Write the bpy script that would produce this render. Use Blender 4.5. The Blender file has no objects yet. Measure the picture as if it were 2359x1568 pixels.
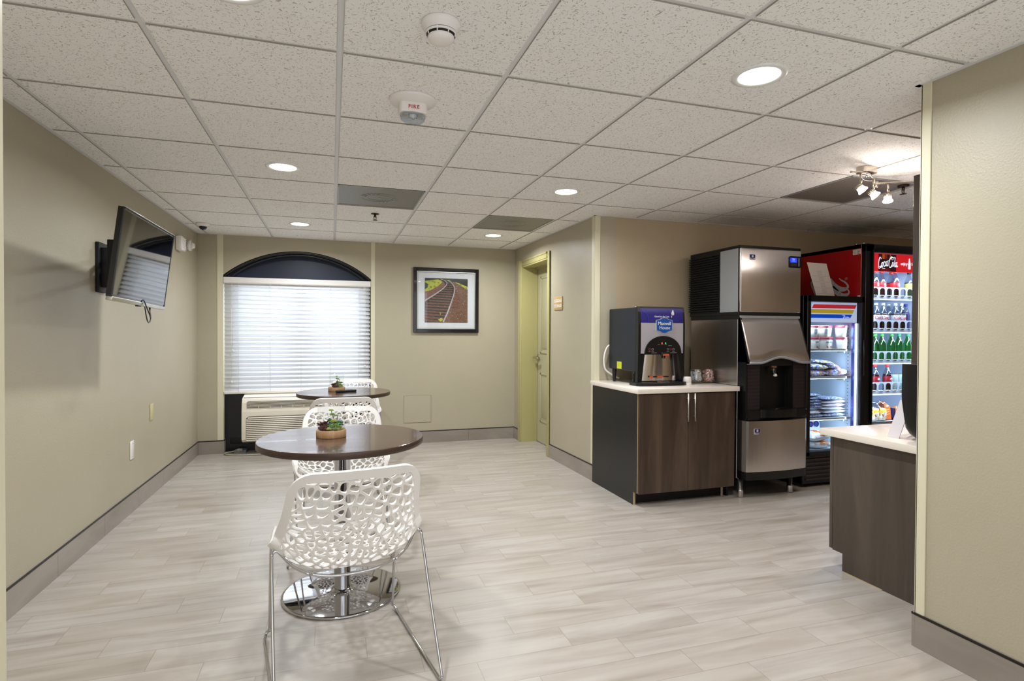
import bpy, bmesh, math, random
import numpy as np
from mathutils import Vector, Matrix
from mathutils.geometry import delaunay_2d_cdt
R = math.radians
PI = math.pi
SC = bpy.context.scene
COL = SC.collection
random.seed(7)
CEIL = 2.226

# ------------------------------------------------------------------ camera
cam = bpy.data.cameras.new('camera')
camo = bpy.data.objects.new('camera', cam); COL.objects.link(camo)
yaw, pitch, roll = 0.30773, -0.01286, 0.00482
fw = Vector((math.sin(yaw)*math.cos(pitch), math.cos(yaw)*math.cos(pitch), math.sin(pitch)))
rt = Vector((math.cos(yaw), -math.sin(yaw), 0)); up = rt.cross(fw)
r2 = rt*math.cos(roll)+up*math.sin(roll); u2 = -rt*math.sin(roll)+up*math.cos(roll)
m = Matrix((r2, u2, -fw)).transposed().to_4x4(); m.translation = Vector((0, 0, 1.24))
camo.matrix_world = m
cam.sensor_width = 36; cam.lens = 1305.02/2359*36; cam.clip_start = 0.05
SC.camera = camo

# ------------------------------------------------------------------ world, exposure
w = bpy.data.worlds.new('world'); SC.world = w; w.use_nodes = True
bgn = w.node_tree.nodes['Background']; bgn.inputs[0].default_value = (0.93, 0.965, 1.0, 1); bgn.inputs[1].default_value = 1.22
SC.view_settings.view_transform = 'Standard'; SC.view_settings.look = 'None'
SC.view_settings.gamma = 1; SC.view_settings.exposure = 0.42
SC.view_settings.use_curve_mapping = False
try:
    SC.cycles.max_bounces = 8; SC.cycles.transparent_max_bounces = 16
    SC.cycles.caustics_reflective = False; SC.cycles.caustics_refractive = False
    SC.cycles.sample_clamp_indirect = 4.0
except Exception: pass

def area_light(name, loc, rot, sx, sy, power, color=(1,1,1), shape='RECTANGLE', spread=180, parent=None):
    l = bpy.data.lights.new(name, 'AREA'); l.shape = shape; l.size = sx
    if shape in ('RECTANGLE', 'ELLIPSE'): l.size_y = sy
    l.energy = power; l.color = color; l.spread = R(spread)
    o = bpy.data.objects.new(name, l); COL.objects.link(o); o.location = loc; o.rotation_euler = rot
    if parent: o.parent = parent
    return o
# daylight outside the window (sky seen through the glass)
area_light('daylight', (-0.32, 7.45, 1.75), (R(-72), 0, 0), 2.2, 1.6, 85, (0.80, 0.90, 1.0))

# ------------------------------------------------------------------ materials
def lin(c):
    return tuple(((x/255)/12.92 if x/255 <= 0.04045 else ((x/255+0.055)/1.055)**2.4) for x in c)+(1,)
MATS = {}
def pmat(name, rgb=(200,200,200), rough=0.5, metal=0.0, spec=0.5, trans=0.0, emit=None, es=0.0, coat=0.0, ior=1.45, bump=None, alpha=1.0):
    if name in MATS: return MATS[name]
    m = bpy.data.materials.new(name); m.use_nodes = True; nt = m.node_tree; b = nt.nodes['Principled BSDF']
    b.inputs['Base Color'].default_value = lin(rgb); b.inputs['Roughness'].default_value = rough
    b.inputs['Metallic'].default_value = metal; b.inputs['Specular IOR Level'].default_value = spec
    b.inputs['Transmission Weight'].default_value = trans; b.inputs['IOR'].default_value = ior
    b.inputs['Coat Weight'].default_value = coat; b.inputs['Coat Roughness'].default_value = 0.05
    b.inputs['Alpha'].default_value = alpha
    if emit: b.inputs['Emission Color'].default_value = lin(emit); b.inputs['Emission Strength'].default_value = es
    # small procedural variation in every material
    tc = nt.nodes.new('ShaderNodeTexCoord'); nz = nt.nodes.new('ShaderNodeTexNoise')
    nz.inputs['Scale'].default_value = 60 if bump is None else bump[0]; nz.inputs['Detail'].default_value = 3
    nt.links.new(tc.outputs['Object'], nz.inputs['Vector'])
    bp = nt.nodes.new('ShaderNodeBump'); bp.inputs['Distance'].default_value = 0.002
    bp.inputs['Strength'].default_value = 0.02 if bump is None else bump[1]
    nt.links.new(nz.outputs[0], bp.inputs['Height']); nt.links.new(bp.outputs[0], b.inputs['Normal'])
    MATS[name] = m; return m
class NT:
    """tiny node helper"""
    def __init__(s, m): s.nt = m.node_tree; s.b = s.nt.nodes['Principled BSDF']
    def n(s, t, **k):
        x = s.nt.nodes.new(t)
        for a, v in k.items():
            if a in ('operation', 'data_type', 'blend_type', 'noise_dimensions', 'feature', 'distance', 'voronoi_dimensions', 'wave_type', 'bands_direction'): setattr(x, a, v)
        return x
    def l(s, a, b): s.nt.links.new(a, b)
    def math(s, op, a, b=None, c=None):
        x = s.n('ShaderNodeMath', operation=op)
        for i, v in enumerate((a, b, c)):
            if v is None: continue
            if isinstance(v, (int, float)): x.inputs[i].default_value = v
            else: s.l(v, x.inputs[i])
        return x.outputs[0]
    def ramp(s, f, stops):
        x = s.n('ShaderNodeValToRGB'); e = x.color_ramp.elements
        while len(e) < len(stops): e.new(0.5)
        for i, (p, c) in enumerate(stops): e[i].position = p; e[i].color = lin(c)
        s.l(f, x.inputs[0]); return x.outputs[0]
    def mix(s, f, a, b):
        x = s.n('ShaderNodeMix', data_type='RGBA')
        for sock, v in ((x.inputs[0], f), (x.inputs[6], a), (x.inputs[7], b)):
            if isinstance(v, (int, float)): sock.default_value = v
            elif isinstance(v, tuple): sock.default_value = lin(v)
            else: s.l(v, sock)
        return x.outputs[2]
    def obj(s, scale=(1,1,1), kind='Object'):
        tc = s.n('ShaderNodeTexCoord'); mp = s.n('ShaderNodeMapping'); mp.inputs['Scale'].default_value = scale
        s.l(tc.outputs[kind], mp.inputs['Vector']); return mp.outputs[0]
    def noise(s, v, scale, detail=2, rough=0.5, dist=0.0):
        x = s.n('ShaderNodeTexNoise'); x.inputs['Scale'].default_value = scale; x.inputs['Detail'].default_value = detail
        x.inputs['Roughness'].default_value = rough; x.inputs['Distortion'].default_value = dist
        s.l(v, x.inputs['Vector']); return x.outputs[0]
    def bump(s, h, strength, dist=0.002):
        x = s.n('ShaderNodeBump'); x.inputs['Strength'].default_value = strength; x.inputs['Distance'].default_value = dist
        s.l(h, x.inputs['Height']); s.l(x.outputs[0], s.b.inputs['Normal'])
def newmat(name, rough=0.5, metal=0.0, spec=0.5):
    m = bpy.data.materials.new(name); m.use_nodes = True; t = NT(m)
    t.b.inputs['Roughness'].default_value = rough; t.b.inputs['Metallic'].default_value = metal
    t.b.inputs['Specular IOR Level'].default_value = spec; MATS[name] = m; return m, t
def wall_mat(name, c1, c2):
    m, t = newmat(name, 0.42, 0, 0.45); v = t.obj()
    n1 = t.noise(v, 130, 4, 0.6); n2 = t.noise(v, 3, 2)
    t.l(t.mix(n2, c1, c2), t.b.inputs['Base Color']); t.bump(n1, 0.35, 0.003); return m
M_WALL = wall_mat('khaki_wall_paint', (178,169,147), (171,162,140))
M_ALC = wall_mat('tan_wall_paint', (184,166,138), (178,160,132))
def floor_mat():
    m, t = newmat('pale_wood_tile', 0.33, 0, 0.5)
    tc = t.n('ShaderNodeTexCoord'); sp = t.n('ShaderNodeSeparateXYZ'); t.l(tc.outputs['Object'], sp.inputs[0])
    x, y = sp.outputs[0], sp.outputs[1]
    W_, L_ = 0.1503, 0.587
    ry = t.math('DIVIDE', t.math('SUBTRACT', y, 1.757-W_*40), W_)
    row = t.math('FLOOR', ry); fy = t.math('FRACT', ry)
    rx = t.math('DIVIDE', t.math('ADD', t.math('SUBTRACT', x, 1.304-L_*40), t.math('MULTIPLY', t.math('SUBTRACT', row, 40), L_/3)), L_)
    colu = t.math('FLOOR', rx); fx = t.math('FRACT', rx)
    dy = t.math('MULTIPLY', t.math('MINIMUM', fy, t.math('SUBTRACT', 1, fy)), W_)
    dx = t.math('MULTIPLY', t.math('MINIMUM', fx, t.math('SUBTRACT', 1, fx)), L_)
    d = t.math('MINIMUM', dx, dy)
    grout = t.math('LESS_THAN', d, 0.0013)
    cv = t.n('ShaderNodeCombineXYZ'); t.l(row, cv.inputs[0]); t.l(colu, cv.inputs[1])
    wn = t.n('ShaderNodeTexWhiteNoise'); t.l(cv.outputs[0], wn.inputs['Vector'])
    rnd = wn.outputs['Value']
    # streaks along X, shifted per plank
    cs = t.n('ShaderNodeCombineXYZ'); t.l(t.math('ADD', t.math('MULTIPLY', x, 1.6), t.math('MULTIPLY', rnd, 37)), cs.inputs[0])
    t.l(t.math('ADD', t.math('MULTIPLY', y, 14), t.math('MULTIPLY', rnd, 11)), cs.inputs[1])
    n1 = t.noise(cs.outputs[0], 1.0, 4, 0.55, 0.6)
    cs2 = t.n('ShaderNodeCombineXYZ'); t.l(t.math('MULTIPLY', x, 6), cs2.inputs[0]); t.l(t.math('MULTIPLY', y, 120), cs2.inputs[1])
    n2 = t.noise(cs2.outputs[0], 1.0, 3, 0.6)
    base = t.ramp(n1, [(0.25, (147,137,126)), (0.42, (167,158,149)), (0.6, (180,173,165)), (0.8, (189,183,176))])
    base = t.mix(t.math('MULTIPLY', n2, 0.16), base, (166,156,144))
    base = t.mix(t.math('MULTIPLY', rnd, 0.30), base, (164,153,138))
    base = t.mix(t.math('MULTIPLY', grout, 0.75), base, (140,128,114))
    t.l(base, t.b.inputs['Base Color'])
    t.l(t.math('ADD', t.math('MULTIPLY', n1, 0.2), 0.24), t.b.inputs['Roughness'])
    t.bump(t.math('SUBTRACT', n2, t.math('MULTIPLY', grout, 3)), 0.05, 0.003)
    return m
M_FLOOR = floor_mat()
def ceil_mat():
    m, t = newmat('fissured_ceiling_tile', 0.9, 0, 0.1)
    v = t.obj()
    w1 = t.n('ShaderNodeTexNoise'); w1.inputs['Scale'].default_value = 22; t.l(v, w1.inputs['Vector'])
    mp = t.n('ShaderNodeVectorMath'); mp.operation = 'MULTIPLY_ADD'
    t.l(w1.outputs['Color'], mp.inputs[0]); mp.inputs[1].default_value = (0.045, 0.045, 0.0); t.l(v, mp.inputs[2])
    sx = t.n('ShaderNodeMapping'); sx.inputs['Scale'].default_value = (1, 2.3, 1); sx.inputs['Rotation'].default_value = (0,0,0.5); t.l(mp.outputs[0], sx.inputs['Vector'])
    n1 = t.noise(sx.outputs[0], 92, 1, 0.4)
    sy = t.n('ShaderNodeMapping'); sy.inputs['Scale'].default_value = (2.2, 1, 1); sy.inputs['Rotation'].default_value = (0,0,0.35); t.l(mp.outputs[0], sy.inputs['Vector'])
    n2 = t.noise(sy.outputs[0], 108, 1, 0.4)
    a = t.math('GREATER_THAN', n1, 0.68); b = t.math('GREATER_THAN', n2, 0.68)
    f = t.math('MAXIMUM', a, b)
    big = t.noise(v, 2.5, 2)
    base = t.mix(big, (244,242,241), (248,247,246))
    t.l(t.mix(t.math('MULTIPLY', f, 0.62), base, (128,112,92)), t.b.inputs['Base Color'])
    t.bump(t.math('SUBTRACT', t.noise(v, 400, 2), t.math('MULTIPLY', f, 2)), 0.25, 0.003)
    return m
M_TILE = ceil_mat()
def wood_mat(name, c1, c2, c3, rough=0.35, scale=(9, 9, 0.9), spec=0.45, coat=0.0):
    m, t = newmat(name, rough, 0, spec)
    v = t.obj(scale); n1 = t.noise(v, 1.0, 4, 0.6, 0.8)
    v2 = t.obj(tuple(s*11 for s in scale)); n2 = t.noise(v2, 1.0, 3, 0.6)
    c = t.ramp(n1, [(0.25, c1), (0.5, c2), (0.75, c3)])
    c = t.mix(t.math('MULTIPLY', n2, 0.4), c, c1)
    t.l(c, t.b.inputs['Base Color']); t.bump(n2, 0.04); t.b.inputs['Coat Weight'].default_value = coat; return m
M_CAB = wood_mat('dark_walnut_laminate', (48,37,30), (72,57,46), (100,82,67))
M_DESK = wood_mat('grey_brown_laminate', (62,53,45), (76,66,57), (92,81,70), 0.4)
M_TOP = wood_mat('espresso_table_laminate', (64,44,36), (78,56,46), (94,70,58), 0.2, (1.2, 14, 6), 0.6, 0.25)
M_TEDGE = wood_mat('dark_table_edging', (52,36,28), (64,46,36), (74,54,42), 0.35, (2,2,20))
M_BASEB = wood_mat('grey_tile_skirting', (132,122,112), (150,141,131), (166,158,148), 0.35, (1.2,1.2,5))
M_TERRW = wood_mat('light_acacia_wood', (150,112,80), (184,146,108), (204,170,132), 0.5, (60,60,6))
def brushed(name, rgb, rough=0.3, axis=2, aniso=0.7):
    m, t = newmat(name, rough, 1.0, 0.5)
    s = [90, 90, 90]; s[axis] = 2.0
    if axis == 2: s = [70, 70, 1.0]
    v = t.obj(tuple(s)); n1 = t.noise(v, 1.0, 3, 0.6)
    t.b.inputs['Base Color'].default_value = lin(rgb)
    t.l(t.math('ADD', t.math('MULTIPLY', n1, 0.04), rough-0.02), t.b.inputs['Roughness'])
    t.b.inputs['Anisotropic'].default_value = aniso; tg = t.n('ShaderNodeTangent'); tg.direction_type = 'RADIAL'; tg.axis = 'Z'; t.l(tg.outputs[0], t.b.inputs['Tangent']); return m
M_STEEL = brushed('brushed_stainless', (216,211,208), 0.26)
M_STEEL2 = brushed('satin_stainless', (216,211,208), 0.30, 2, 0.0)
M_CHROME = pmat('chrome', (205,205,208), 0.06, 1.0)
M_MIRROR = pmat('polished_steel_plate', (190,190,194), 0.035, 1.0)
M_NICKEL = pmat('satin_nickel', (196,188,176), 0.25, 1.0)
M_ALU = pmat('satin_aluminium', (200,198,190), 0.35, 1.0)
M_WHITEPL = pmat('glossy_white_plastic', (236,232,228), 0.22, 0, 0.5, coat=0.3)
M_QUARTZ = pmat('white_quartz', (232,222,210), 0.18, 0, 0.5, bump=(300, 0.01))
M_BLACK = pmat('black_plastic', (14,14,15), 0.35)
M_BLACKM = pmat('matte_black', (12,12,13), 0.6)
M_DGREEN = pmat('black_grille_plastic', (16,18,17), 0.5)
M_NAVY = pmat('navy_panel_paint', (22,32,52), 0.45)
M_NAVYTR = pmat('black_moulding_paint', (12,13,17), 0.3)
M_CREAM = pmat('cream_trim', (214,207,180), 0.4)
M_OLIVE = pmat('olive_trim_paint', (178,170,118), 0.3, bump=(80,0.03))
M_DOOR = pmat('greige_door_paint', (178,172,140), 0.35, bump=(120,0.05))
M_GRID = pmat('painted_ceiling_tee', (222,223,224), 0.5)
M_TILESHADE = pmat('shaded_tile_edge', (172,162,150), 0.9, bump=(500,0.6))  # shade on the tile sides, put into a darker colour
M_VENTW = pmat('offwhite_plastic', (238,233,230), 0.45)
M_LAMPW = pmat('white_enamel', (232,232,230), 0.35)
M_LENS = pmat('glowing_lens', (255,255,255), 0.5, emit=(255,252,244), es=9.0)
M_SPOTLENS = pmat('glowing_spot_lens', (255,255,255), 0.5, emit=(255,240,225), es=22.0)
M_RED = pmat('cooler_red_paint', (176,10,18), 0.28)
M_SATRED = pmat('red_text', (190,40,36), 0.5)
M_WHITE = pmat('white_paint', (238,236,232), 0.5)
M_PAPER = pmat('white_paper', (228,222,214), 0.8)
M_DARKCAP = pmat('dark_metal_cap', (52,50,48), 0.35, 0.8)
M_GREYM = pmat('silver_grey_panel', (168,172,176), 0.4, 0.35)
def glass_mat(name, tint=(255,255,255), refl=0.08, rough=0.0):
    m = bpy.data.materials.new(name); m.use_nodes = True; nt = m.node_tree
    for n in list(nt.nodes):
        if n.type == 'BSDF_PRINCIPLED': nt.nodes.remove(n)
    out = [n for n in nt.nodes if n.type == 'OUTPUT_MATERIAL'][0]
    a = nt.nodes.new('ShaderNodeBsdfTransparent'); a.inputs[0].default_value = lin(tint)
    g = nt.nodes.new('ShaderNodeBsdfGlossy'); g.inputs['Roughness'].default_value = rough
    mx = nt.nodes.new('ShaderNodeMixShader'); fr = nt.nodes.new('ShaderNodeLayerWeight'); fr.inputs[0].default_value = 0.25
    mt = nt.nodes.new('ShaderNodeMath'); mt.operation = 'MULTIPLY_ADD'; mt.inputs[1].default_value = 0.6; mt.inputs[2].default_value = refl
    pw = nt.nodes.new('ShaderNodeMath'); pw.operation = 'POWER'; pw.inputs[1].default_value = 4.0
    nt.links.new(fr.outputs['Facing'], pw.inputs[0]); nt.links.new(pw.outputs[0], mt.inputs[0]); mt.use_clamp = True
    nt.links.new(mt.outputs[0], mx.inputs[0]); nt.links.new(a.outputs[0], mx.inputs[1]); nt.links.new(g.outputs[0], mx.inputs[2])
    nt.links.new(mx.outputs[0], out.inputs[0]); MATS[name] = m; return m
M_GLASS = glass_mat('clear_glass', (254,255,255), 0.045)
M_JAR = glass_mat('jar_glass', (253,254,254), 0.12)
M_DOORGLASS = glass_mat('cooler_door_glass', (244,250,255), 0.03)
M_CLEARPL = glass_mat('clear_plastic', (225,232,238), 0.12, 0.05)
M_PLASTICBAG = glass_mat('clear_bag_film', (235,238,242), 0.25, 0.12)
def slat_mat():
    m, t = newmat('white_blind_slat', 0.4)
    t.b.inputs['Base Color'].default_value = lin((232,234,238))
    tr = t.n('ShaderNodeBsdfTranslucent'); tr.inputs[0].default_value = lin((225,235,248))
    mx = t.n('ShaderNodeMixShader'); mx.inputs[0].default_value = 0.09
    out = [n for n in t.nt.nodes if n.type == 'OUTPUT_MATERIAL'][0]
    t.bump(t.noise(t.obj(), 40, 2), 0.02)
    t.l(t.b.outputs[0], mx.inputs[1]); t.l(tr.outputs[0], mx.inputs[2]); t.l(mx.outputs[0], out.inputs[0]); return m
M_SLAT = slat_mat()
def perf_mat(name, c1, c2, scale):
    m, t = newmat(name, 0.45, 0.3)
    v = t.n('ShaderNodeTexVoronoi'); v.inputs['Scale'].default_value = scale; v.inputs['Randomness'].default_value = 0.0
    t.l(t.obj(), v.inputs['Vector'])
    f = t.math('LESS_THAN', v.outputs['Distance'], 0.34)
    t.l(t.mix(f, c1, c2), t.b.inputs['Base Color']); return m
M_PERF = perf_mat('perforated_grey_metal', (150,148,143), (92,91,88), 160)
M_PERF2 = perf_mat('perforated_return_panel', (150,140,126), (66,58,50), 75)
def pattern_mat(name, cols, scale=30, rough=0.4, stretch=(1,1,1)):
    m, t = newmat(name, rough, 0, 0.5)
    n = t.noise(t.obj(stretch), scale, 2, 0.5, 0.5)
    x = t.n('ShaderNodeValToRGB'); x.color_ramp.interpolation = 'CONSTANT'; e = x.color_ramp.elements
    while len(e) < len(cols): e.new(0.5)
    for i, c in enumerate(cols): e[i].position = 0 if i == 0 else 0.36+0.28*(i-1)/max(1, len(cols)-2) if len(cols) > 2 else 0.5; e[i].color = lin(c)
    t.l(n, x.inputs[0]); t.l(x.outputs[0], t.b.inputs['Base Color']); return m

# ------------------------------------------------------------------ mesh helpers
class MB:
    def __init__(s): s.bm = bmesh.new(); s.mats = []
    def mi(s, m):
        if m not in s.mats: s.mats.append(m)
        return s.mats.index(m)
    def merge(s, b, m, smooth=False, mat=None):
        i = s.mi(m)
        for f in b.faces: f.material_index = i; f.smooth = smooth
        if mat is not None: bmesh.ops.transform(b, matrix=mat, verts=b.verts)
        me = bpy.data.meshes.new('t'); b.to_mesh(me); b.free(); s.bm.from_mesh(me); bpy.data.meshes.remove(me)
        return s
    def box(s, x0, y0, z0, x1, y1, z1, m, bev=0.0, seg=2, mat=None):
        b = bmesh.new(); bmesh.ops.create_cube(b, size=1)
        for v in b.verts: v.co = Vector(((x0+x1)/2+v.co.x*abs(x1-x0), (y0+y1)/2+v.co.y*abs(y1-y0), (z0+z1)/2+v.co.z*abs(z1-z0)))
        if bev: bmesh.ops.bevel(b, geom=b.edges[:], offset=bev, segments=seg, affect='EDGES', profile=0.5)
        return s.merge(b, m, bool(bev) and seg > 1, mat)
    def lathe(s, prof, m, c=(0,0,0), n=32, smooth=True, mat=None, sx=1, sy=1, ang=None):
        b = bmesh.new(); rings = []
        full = ang is None; a0, a1 = (0, 2*PI) if full else ang; k = n if full else n+1
        for (r, z) in prof:
            if r < 1e-6: rings.append([b.verts.new((c[0], c[1], c[2]+z))])
            else: rings.append([b.verts.new((c[0]+sx*r*math.cos(a0+(a1-a0)*i/n), c[1]+sy*r*math.sin(a0+(a1-a0)*i/n), c[2]+z)) for i in range(k)])
        for A, B in zip(rings, rings[1:]):
            if len(A) == 1 and len(B) == 1: continue
            for i in range(n):
                j = (i+1) % k
                try:
                    if len(A) == 1: b.faces.new((A[0], B[j], B[i]))
                    elif len(B) == 1: b.faces.new((A[i], A[j], B[0]))
                    else: b.faces.new((A[i], A[j], B[j], B[i]))
                except ValueError: pass
        bmesh.ops.recalc_face_normals(b, faces=b.faces[:])
        return s.merge(b, m, smooth, mat)
    def cyl(s, p0, p1, r, m, n=20, smooth=True, r1=None):
        p0, p1 = Vector(p0), Vector(p1); d = p1-p0; b = bmesh.new()
        bmesh.ops.create_cone(b, cap_ends=True, segments=n, radius1=r, radius2=r if r1 is None else r1, depth=d.length)
        q = Vector((0,0,1)).rotation_difference(d.normalized()).to_matrix().to_4x4(); q.translation = (p0+p1)/2
        i = s.mi(m)
        for f in b.faces: f.material_index = i; f.smooth = smooth and len(f.verts) == 4
        bmesh.ops.transform(b, matrix=q, verts=b.verts)
        me = bpy.data.meshes.new('t'); b.to_mesh(me); b.free(); s.bm.from_mesh(me); bpy.data.meshes.remove(me); return s
    def tube(s, pts, r, m, n=10, closed=False):
        pts = [Vector(p) for p in pts]; b = bmesh.new(); rings = []; N = len(pts)
        prev = None
        for i, p in enumerate(pts):
            if closed: t = pts[(i+1) % N]-pts[i-1]
            else: t = pts[min(i+1, N-1)]-pts[max(i-1, 0)]
            t.normalize()
            if prev is None:
                a = Vector((0,0,1)) if abs(t.z) < 0.9 else Vector((1,0,0)); nrm = t.cross(a).normalized()
            else: nrm = (prev-t*prev.dot(t)).normalized()
            prev = nrm; bi = t.cross(nrm); rr = r[i] if isinstance(r, (list, tuple)) else r
            rings.append([b.verts.new(p+rr*(nrm*math.cos(2*PI*k/n)+bi*math.sin(2*PI*k/n))) for k in range(n)])
        for i in range(N if closed else N-1):
            A, B = rings[i], rings[(i+1) % N]
            for k in range(n): b.faces.new((A[k], A[(k+1) % n], B[(k+1) % n], B[k]))
        if not closed: b.faces.new(rings[0][::-1]); b.faces.new(rings[-1])
        return s.merge(b, m, True)
    def prism(s, poly, m, axis='z', a=0.0, b_=1.0, mat=None, smooth=False):
        """extrude a 2D polygon: axis z -> (x,y), y -> (x,z), x -> (y,z)"""
        b = bmesh.new()
        def P(p, h): return (p[0], p[1], h) if axis == 'z' else (p[0], h, p[1]) if axis == 'y' else (h, p[0], p[1])
        A = [b.verts.new(P(p, a)) for p in poly]; B = [b.verts.new(P(p, b_)) for p in poly]; n = len(poly)
        b.faces.new(A); b.faces.new(B[::-1])
        for i in range(n): b.faces.new((A[i], B[i], B[(i+1) % n], A[(i+1) % n]))
        bmesh.ops.recalc_face_normals(b, faces=b.faces[:])
        return s.merge(b, m, smooth, mat)
    def quadgrid(s, P, m, smooth=True, closeu=False):
        b = bmesh.new(); V = [[b.verts.new(p) for p in row] for row in P]; nu = len(P); nv = len(P[0])
        for i in range(nu if closeu else nu-1):
            for j in range(nv-1):
                try: b.faces.new((V[i][j], V[(i+1) % nu][j], V[(i+1) % nu][j+1], V[i][j+1]))
                except ValueError: pass
        return s.merge(b, m, smooth)
    def poly3(s, pts, m):
        b = bmesh.new(); b.faces.new([b.verts.new(p) for p in pts]); return s.merge(b, m)
    def text(s, body, o, xd, yd, size, m, align='CENTER', ext=0.0004, shear=0.0, bold=0.0, space=1.0, wrapr=None):
        cu = bpy.data.curves.new('t', 'FONT'); cu.body = body; cu.size = size; cu.align_x = align; cu.align_y = 'CENTER'
        cu.extrude = ext; cu.shear = shear; cu.offset = bold; cu.space_character = space; cu.resolution_u = 3
        ob = bpy.data.objects.new('t', cu); me = bpy.data.meshes.new_from_object(ob)
        b = bmesh.new(); b.from_mesh(me); bpy.data.objects.remove(ob); bpy.data.curves.remove(cu); bpy.data.meshes.remove(me)
        xd, yd = Vector(xd).normalized(), Vector(yd).normalized(); zd = xd.cross(yd)
        M = Matrix((xd, yd, zd)).transposed().to_4x4(); M.translation = Vector(o)
        if wrapr:
            for v in b.verts:
                a = v.co.x/wrapr; rr = wrapr+v.co.z; v.co = Vector((rr*math.sin(a), v.co.y, rr*math.cos(a)-wrapr))
        return s.merge(b, m, False, M)
    def ribbon(s, pts, wid, o, xd, yd, m, ext=0.0006, nib=None):
        """flat pen stroke through 2D pts; width list or nib angle"""
        P = catmull(pts, 6); n = len(P); xd, yd = Vector(xd).normalized(), Vector(yd).normalized(); zd = xd.cross(yd); o = Vector(o)
        L, Rr = [], []
        for i in range(n):
            t = (Vector(P[min(i+1, n-1)])-Vector(P[max(i-1, 0)])); t.normalize(); nn = Vector((-t.y, t.x))
            if nib is not None: wv = wid*(0.28+0.72*abs(math.sin(math.atan2(t.y, t.x)-nib)))
            else:
                f = i/(n-1)*(len(wid)-1); k = min(int(f), len(wid)-2); wv = wid[k]*(1-(f-k))+wid[k+1]*(f-k)
            a = Vector(P[i])+nn*wv/2; c = Vector(P[i])-nn*wv/2
            L.append(o+xd*a.x+yd*a.y); Rr.append(o+xd*c.x+yd*c.y)
        b = bmesh.new()
        T = [[b.verts.new(p+zd*h) for p in Q] for Q in (L, Rr) for h in (0, ext)]
        for i in range(n-1):
            for A, B in ((0, 1), (1, 3), (3, 2), (2, 0)):
                b.faces.new((T[A][i], T[A][i+1], T[B][i+1], T[B][i]))
        bmesh.ops.recalc_face_normals(b, faces=b.faces[:])
        return s.merge(b, m)
    def build(s, name, parent=None, loc=(0,0,0), rot=(0,0,0), mods=None, **props):
        me = bpy.data.meshes.new(name); s.bm.to_mesh(me); s.bm.free()
        for m in s.mats: me.materials.append(m)
        o = bpy.data.objects.new(name, me); COL.objects.link(o); o.location = loc; o.rotation_euler = rot
        if parent: o.parent = parent
        for k, v in props.items(): o[k] = v
        return o
def catmull(pts, k=6, closed=False):
    n = len(pts); out = []
    pts = [tuple(p) for p in pts]
    rng = range(n if closed else n-1)
    for i in rng:
        if closed: p0, p1, p2, p3 = pts[i-1], pts[i], pts[(i+1) % n], pts[(i+2) % n]
        else: p0, p1, p2, p3 = pts[max(i-1, 0)], pts[i], pts[i+1], pts[min(i+2, n-1)]
        for j in range(k):
            t = j/k
            out.append(tuple(0.5*((2*b)+(-a+c)*t+(2*a-5*b+4*c-d)*t*t+(-a+3*b-3*c+d)*t**3) for a, b, c, d in zip(p0, p1, p2, p3)))
    if not closed: out.append(pts[-1])
    return out
def rrect(x0, y0, x1, y1, r, n=5):
    out = []
    for cx, cy, a in ((x1-r, y1-r, 0), (x0+r, y1-r, 90), (x0+r, y0+r, 180), (x1-r, y0+r, 270)):
        for i in range(n+1): t = R(a+90*i/n); out.append((cx+r*math.cos(t), cy+r*math.sin(t)))
    return out
def holed(outline, holes, extra=()):
    """2D triangulation of an outline minus holes -> verts, tris"""
    vs, edges = [], []
    for h in [list(outline)]+[list(h) for h in holes]:
        k = len(vs); vs += [Vector((float(p[0]), float(p[1]))) for p in h]
        edges += [(k+i, k+(i+1) % len(h)) for i in range(len(h))]
    vs += [Vector((float(p[0]), float(p[1]))) for p in extra]
    V, E_, F, ov, oe, of = delaunay_2d_cdt(vs, edges, [], 0, 1e-6, False)
    A = np.array([[v.x, v.y] for v in V]); C = np.array([A[list(f)].mean(axis=0) for f in F])
    def inside(P):
        P = np.array([(float(a), float(b)) for a, b in P]); lo, hi = P.min(0), P.max(0); r = np.zeros(len(C), bool)
        idx = np.where((C[:,0] > lo[0]) & (C[:,0] < hi[0]) & (C[:,1] > lo[1]) & (C[:,1] < hi[1]))[0]
        if len(idx):
            c = C[idx]; ins = np.zeros(len(idx), bool)
            for (x1, y1), (x2, y2) in zip(P, np.roll(P, -1, 0)):
                if y1 == y2: continue
                cr = ((y1 > c[:,1]) != (y2 > c[:,1])) & (c[:,0] < (x2-x1)*(c[:,1]-y1)/(y2-y1)+x1); ins ^= cr
            r[idx] = ins
        return r
    ok = inside(outline)
    for h in holes: ok &= ~inside(h)
    return V, [f for f, k in zip(F, ok) if k]
def thing(name, label, cat, loc=(0,0,0), rz=0.0, group=None, kind=None):
    o = bpy.data.objects.new(name, None); COL.objects.link(o); o.location = loc; o.rotation_euler = (0, 0, rz)
    o.empty_display_size = 0.05
    if kind: o['kind'] = kind
    else:
        o['label'] = label; o['category'] = cat
    if group: o['group'] = group
    return o
def tag(o, label, cat, group=None):
    o['label'] = label; o['category'] = cat
    if group: o['group'] = group
    return o
def copy_tree(o, parent=None):
    c = o.copy(); COL.objects.link(c)
    if parent: c.parent = parent
    for ch in list(o.children): copy_tree(ch, c)
    return c
def mod_bevel(o, w, seg=2, ang=30):
    b = o.modifiers.new('bevel', 'BEVEL'); b.width = w; b.segments = seg; b.limit_method = 'ANGLE'; b.angle_limit = R(ang)
X_, Y_, Z_ = (1,0,0), (0,1,0), (0,0,1)
FX, FZ = (1,0,0), (0,0,1)        # writing on a face that looks towards -Y
SX, SZ = (0,-1,0), (0,0,1)       # writing on a face that looks towards -X
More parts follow.
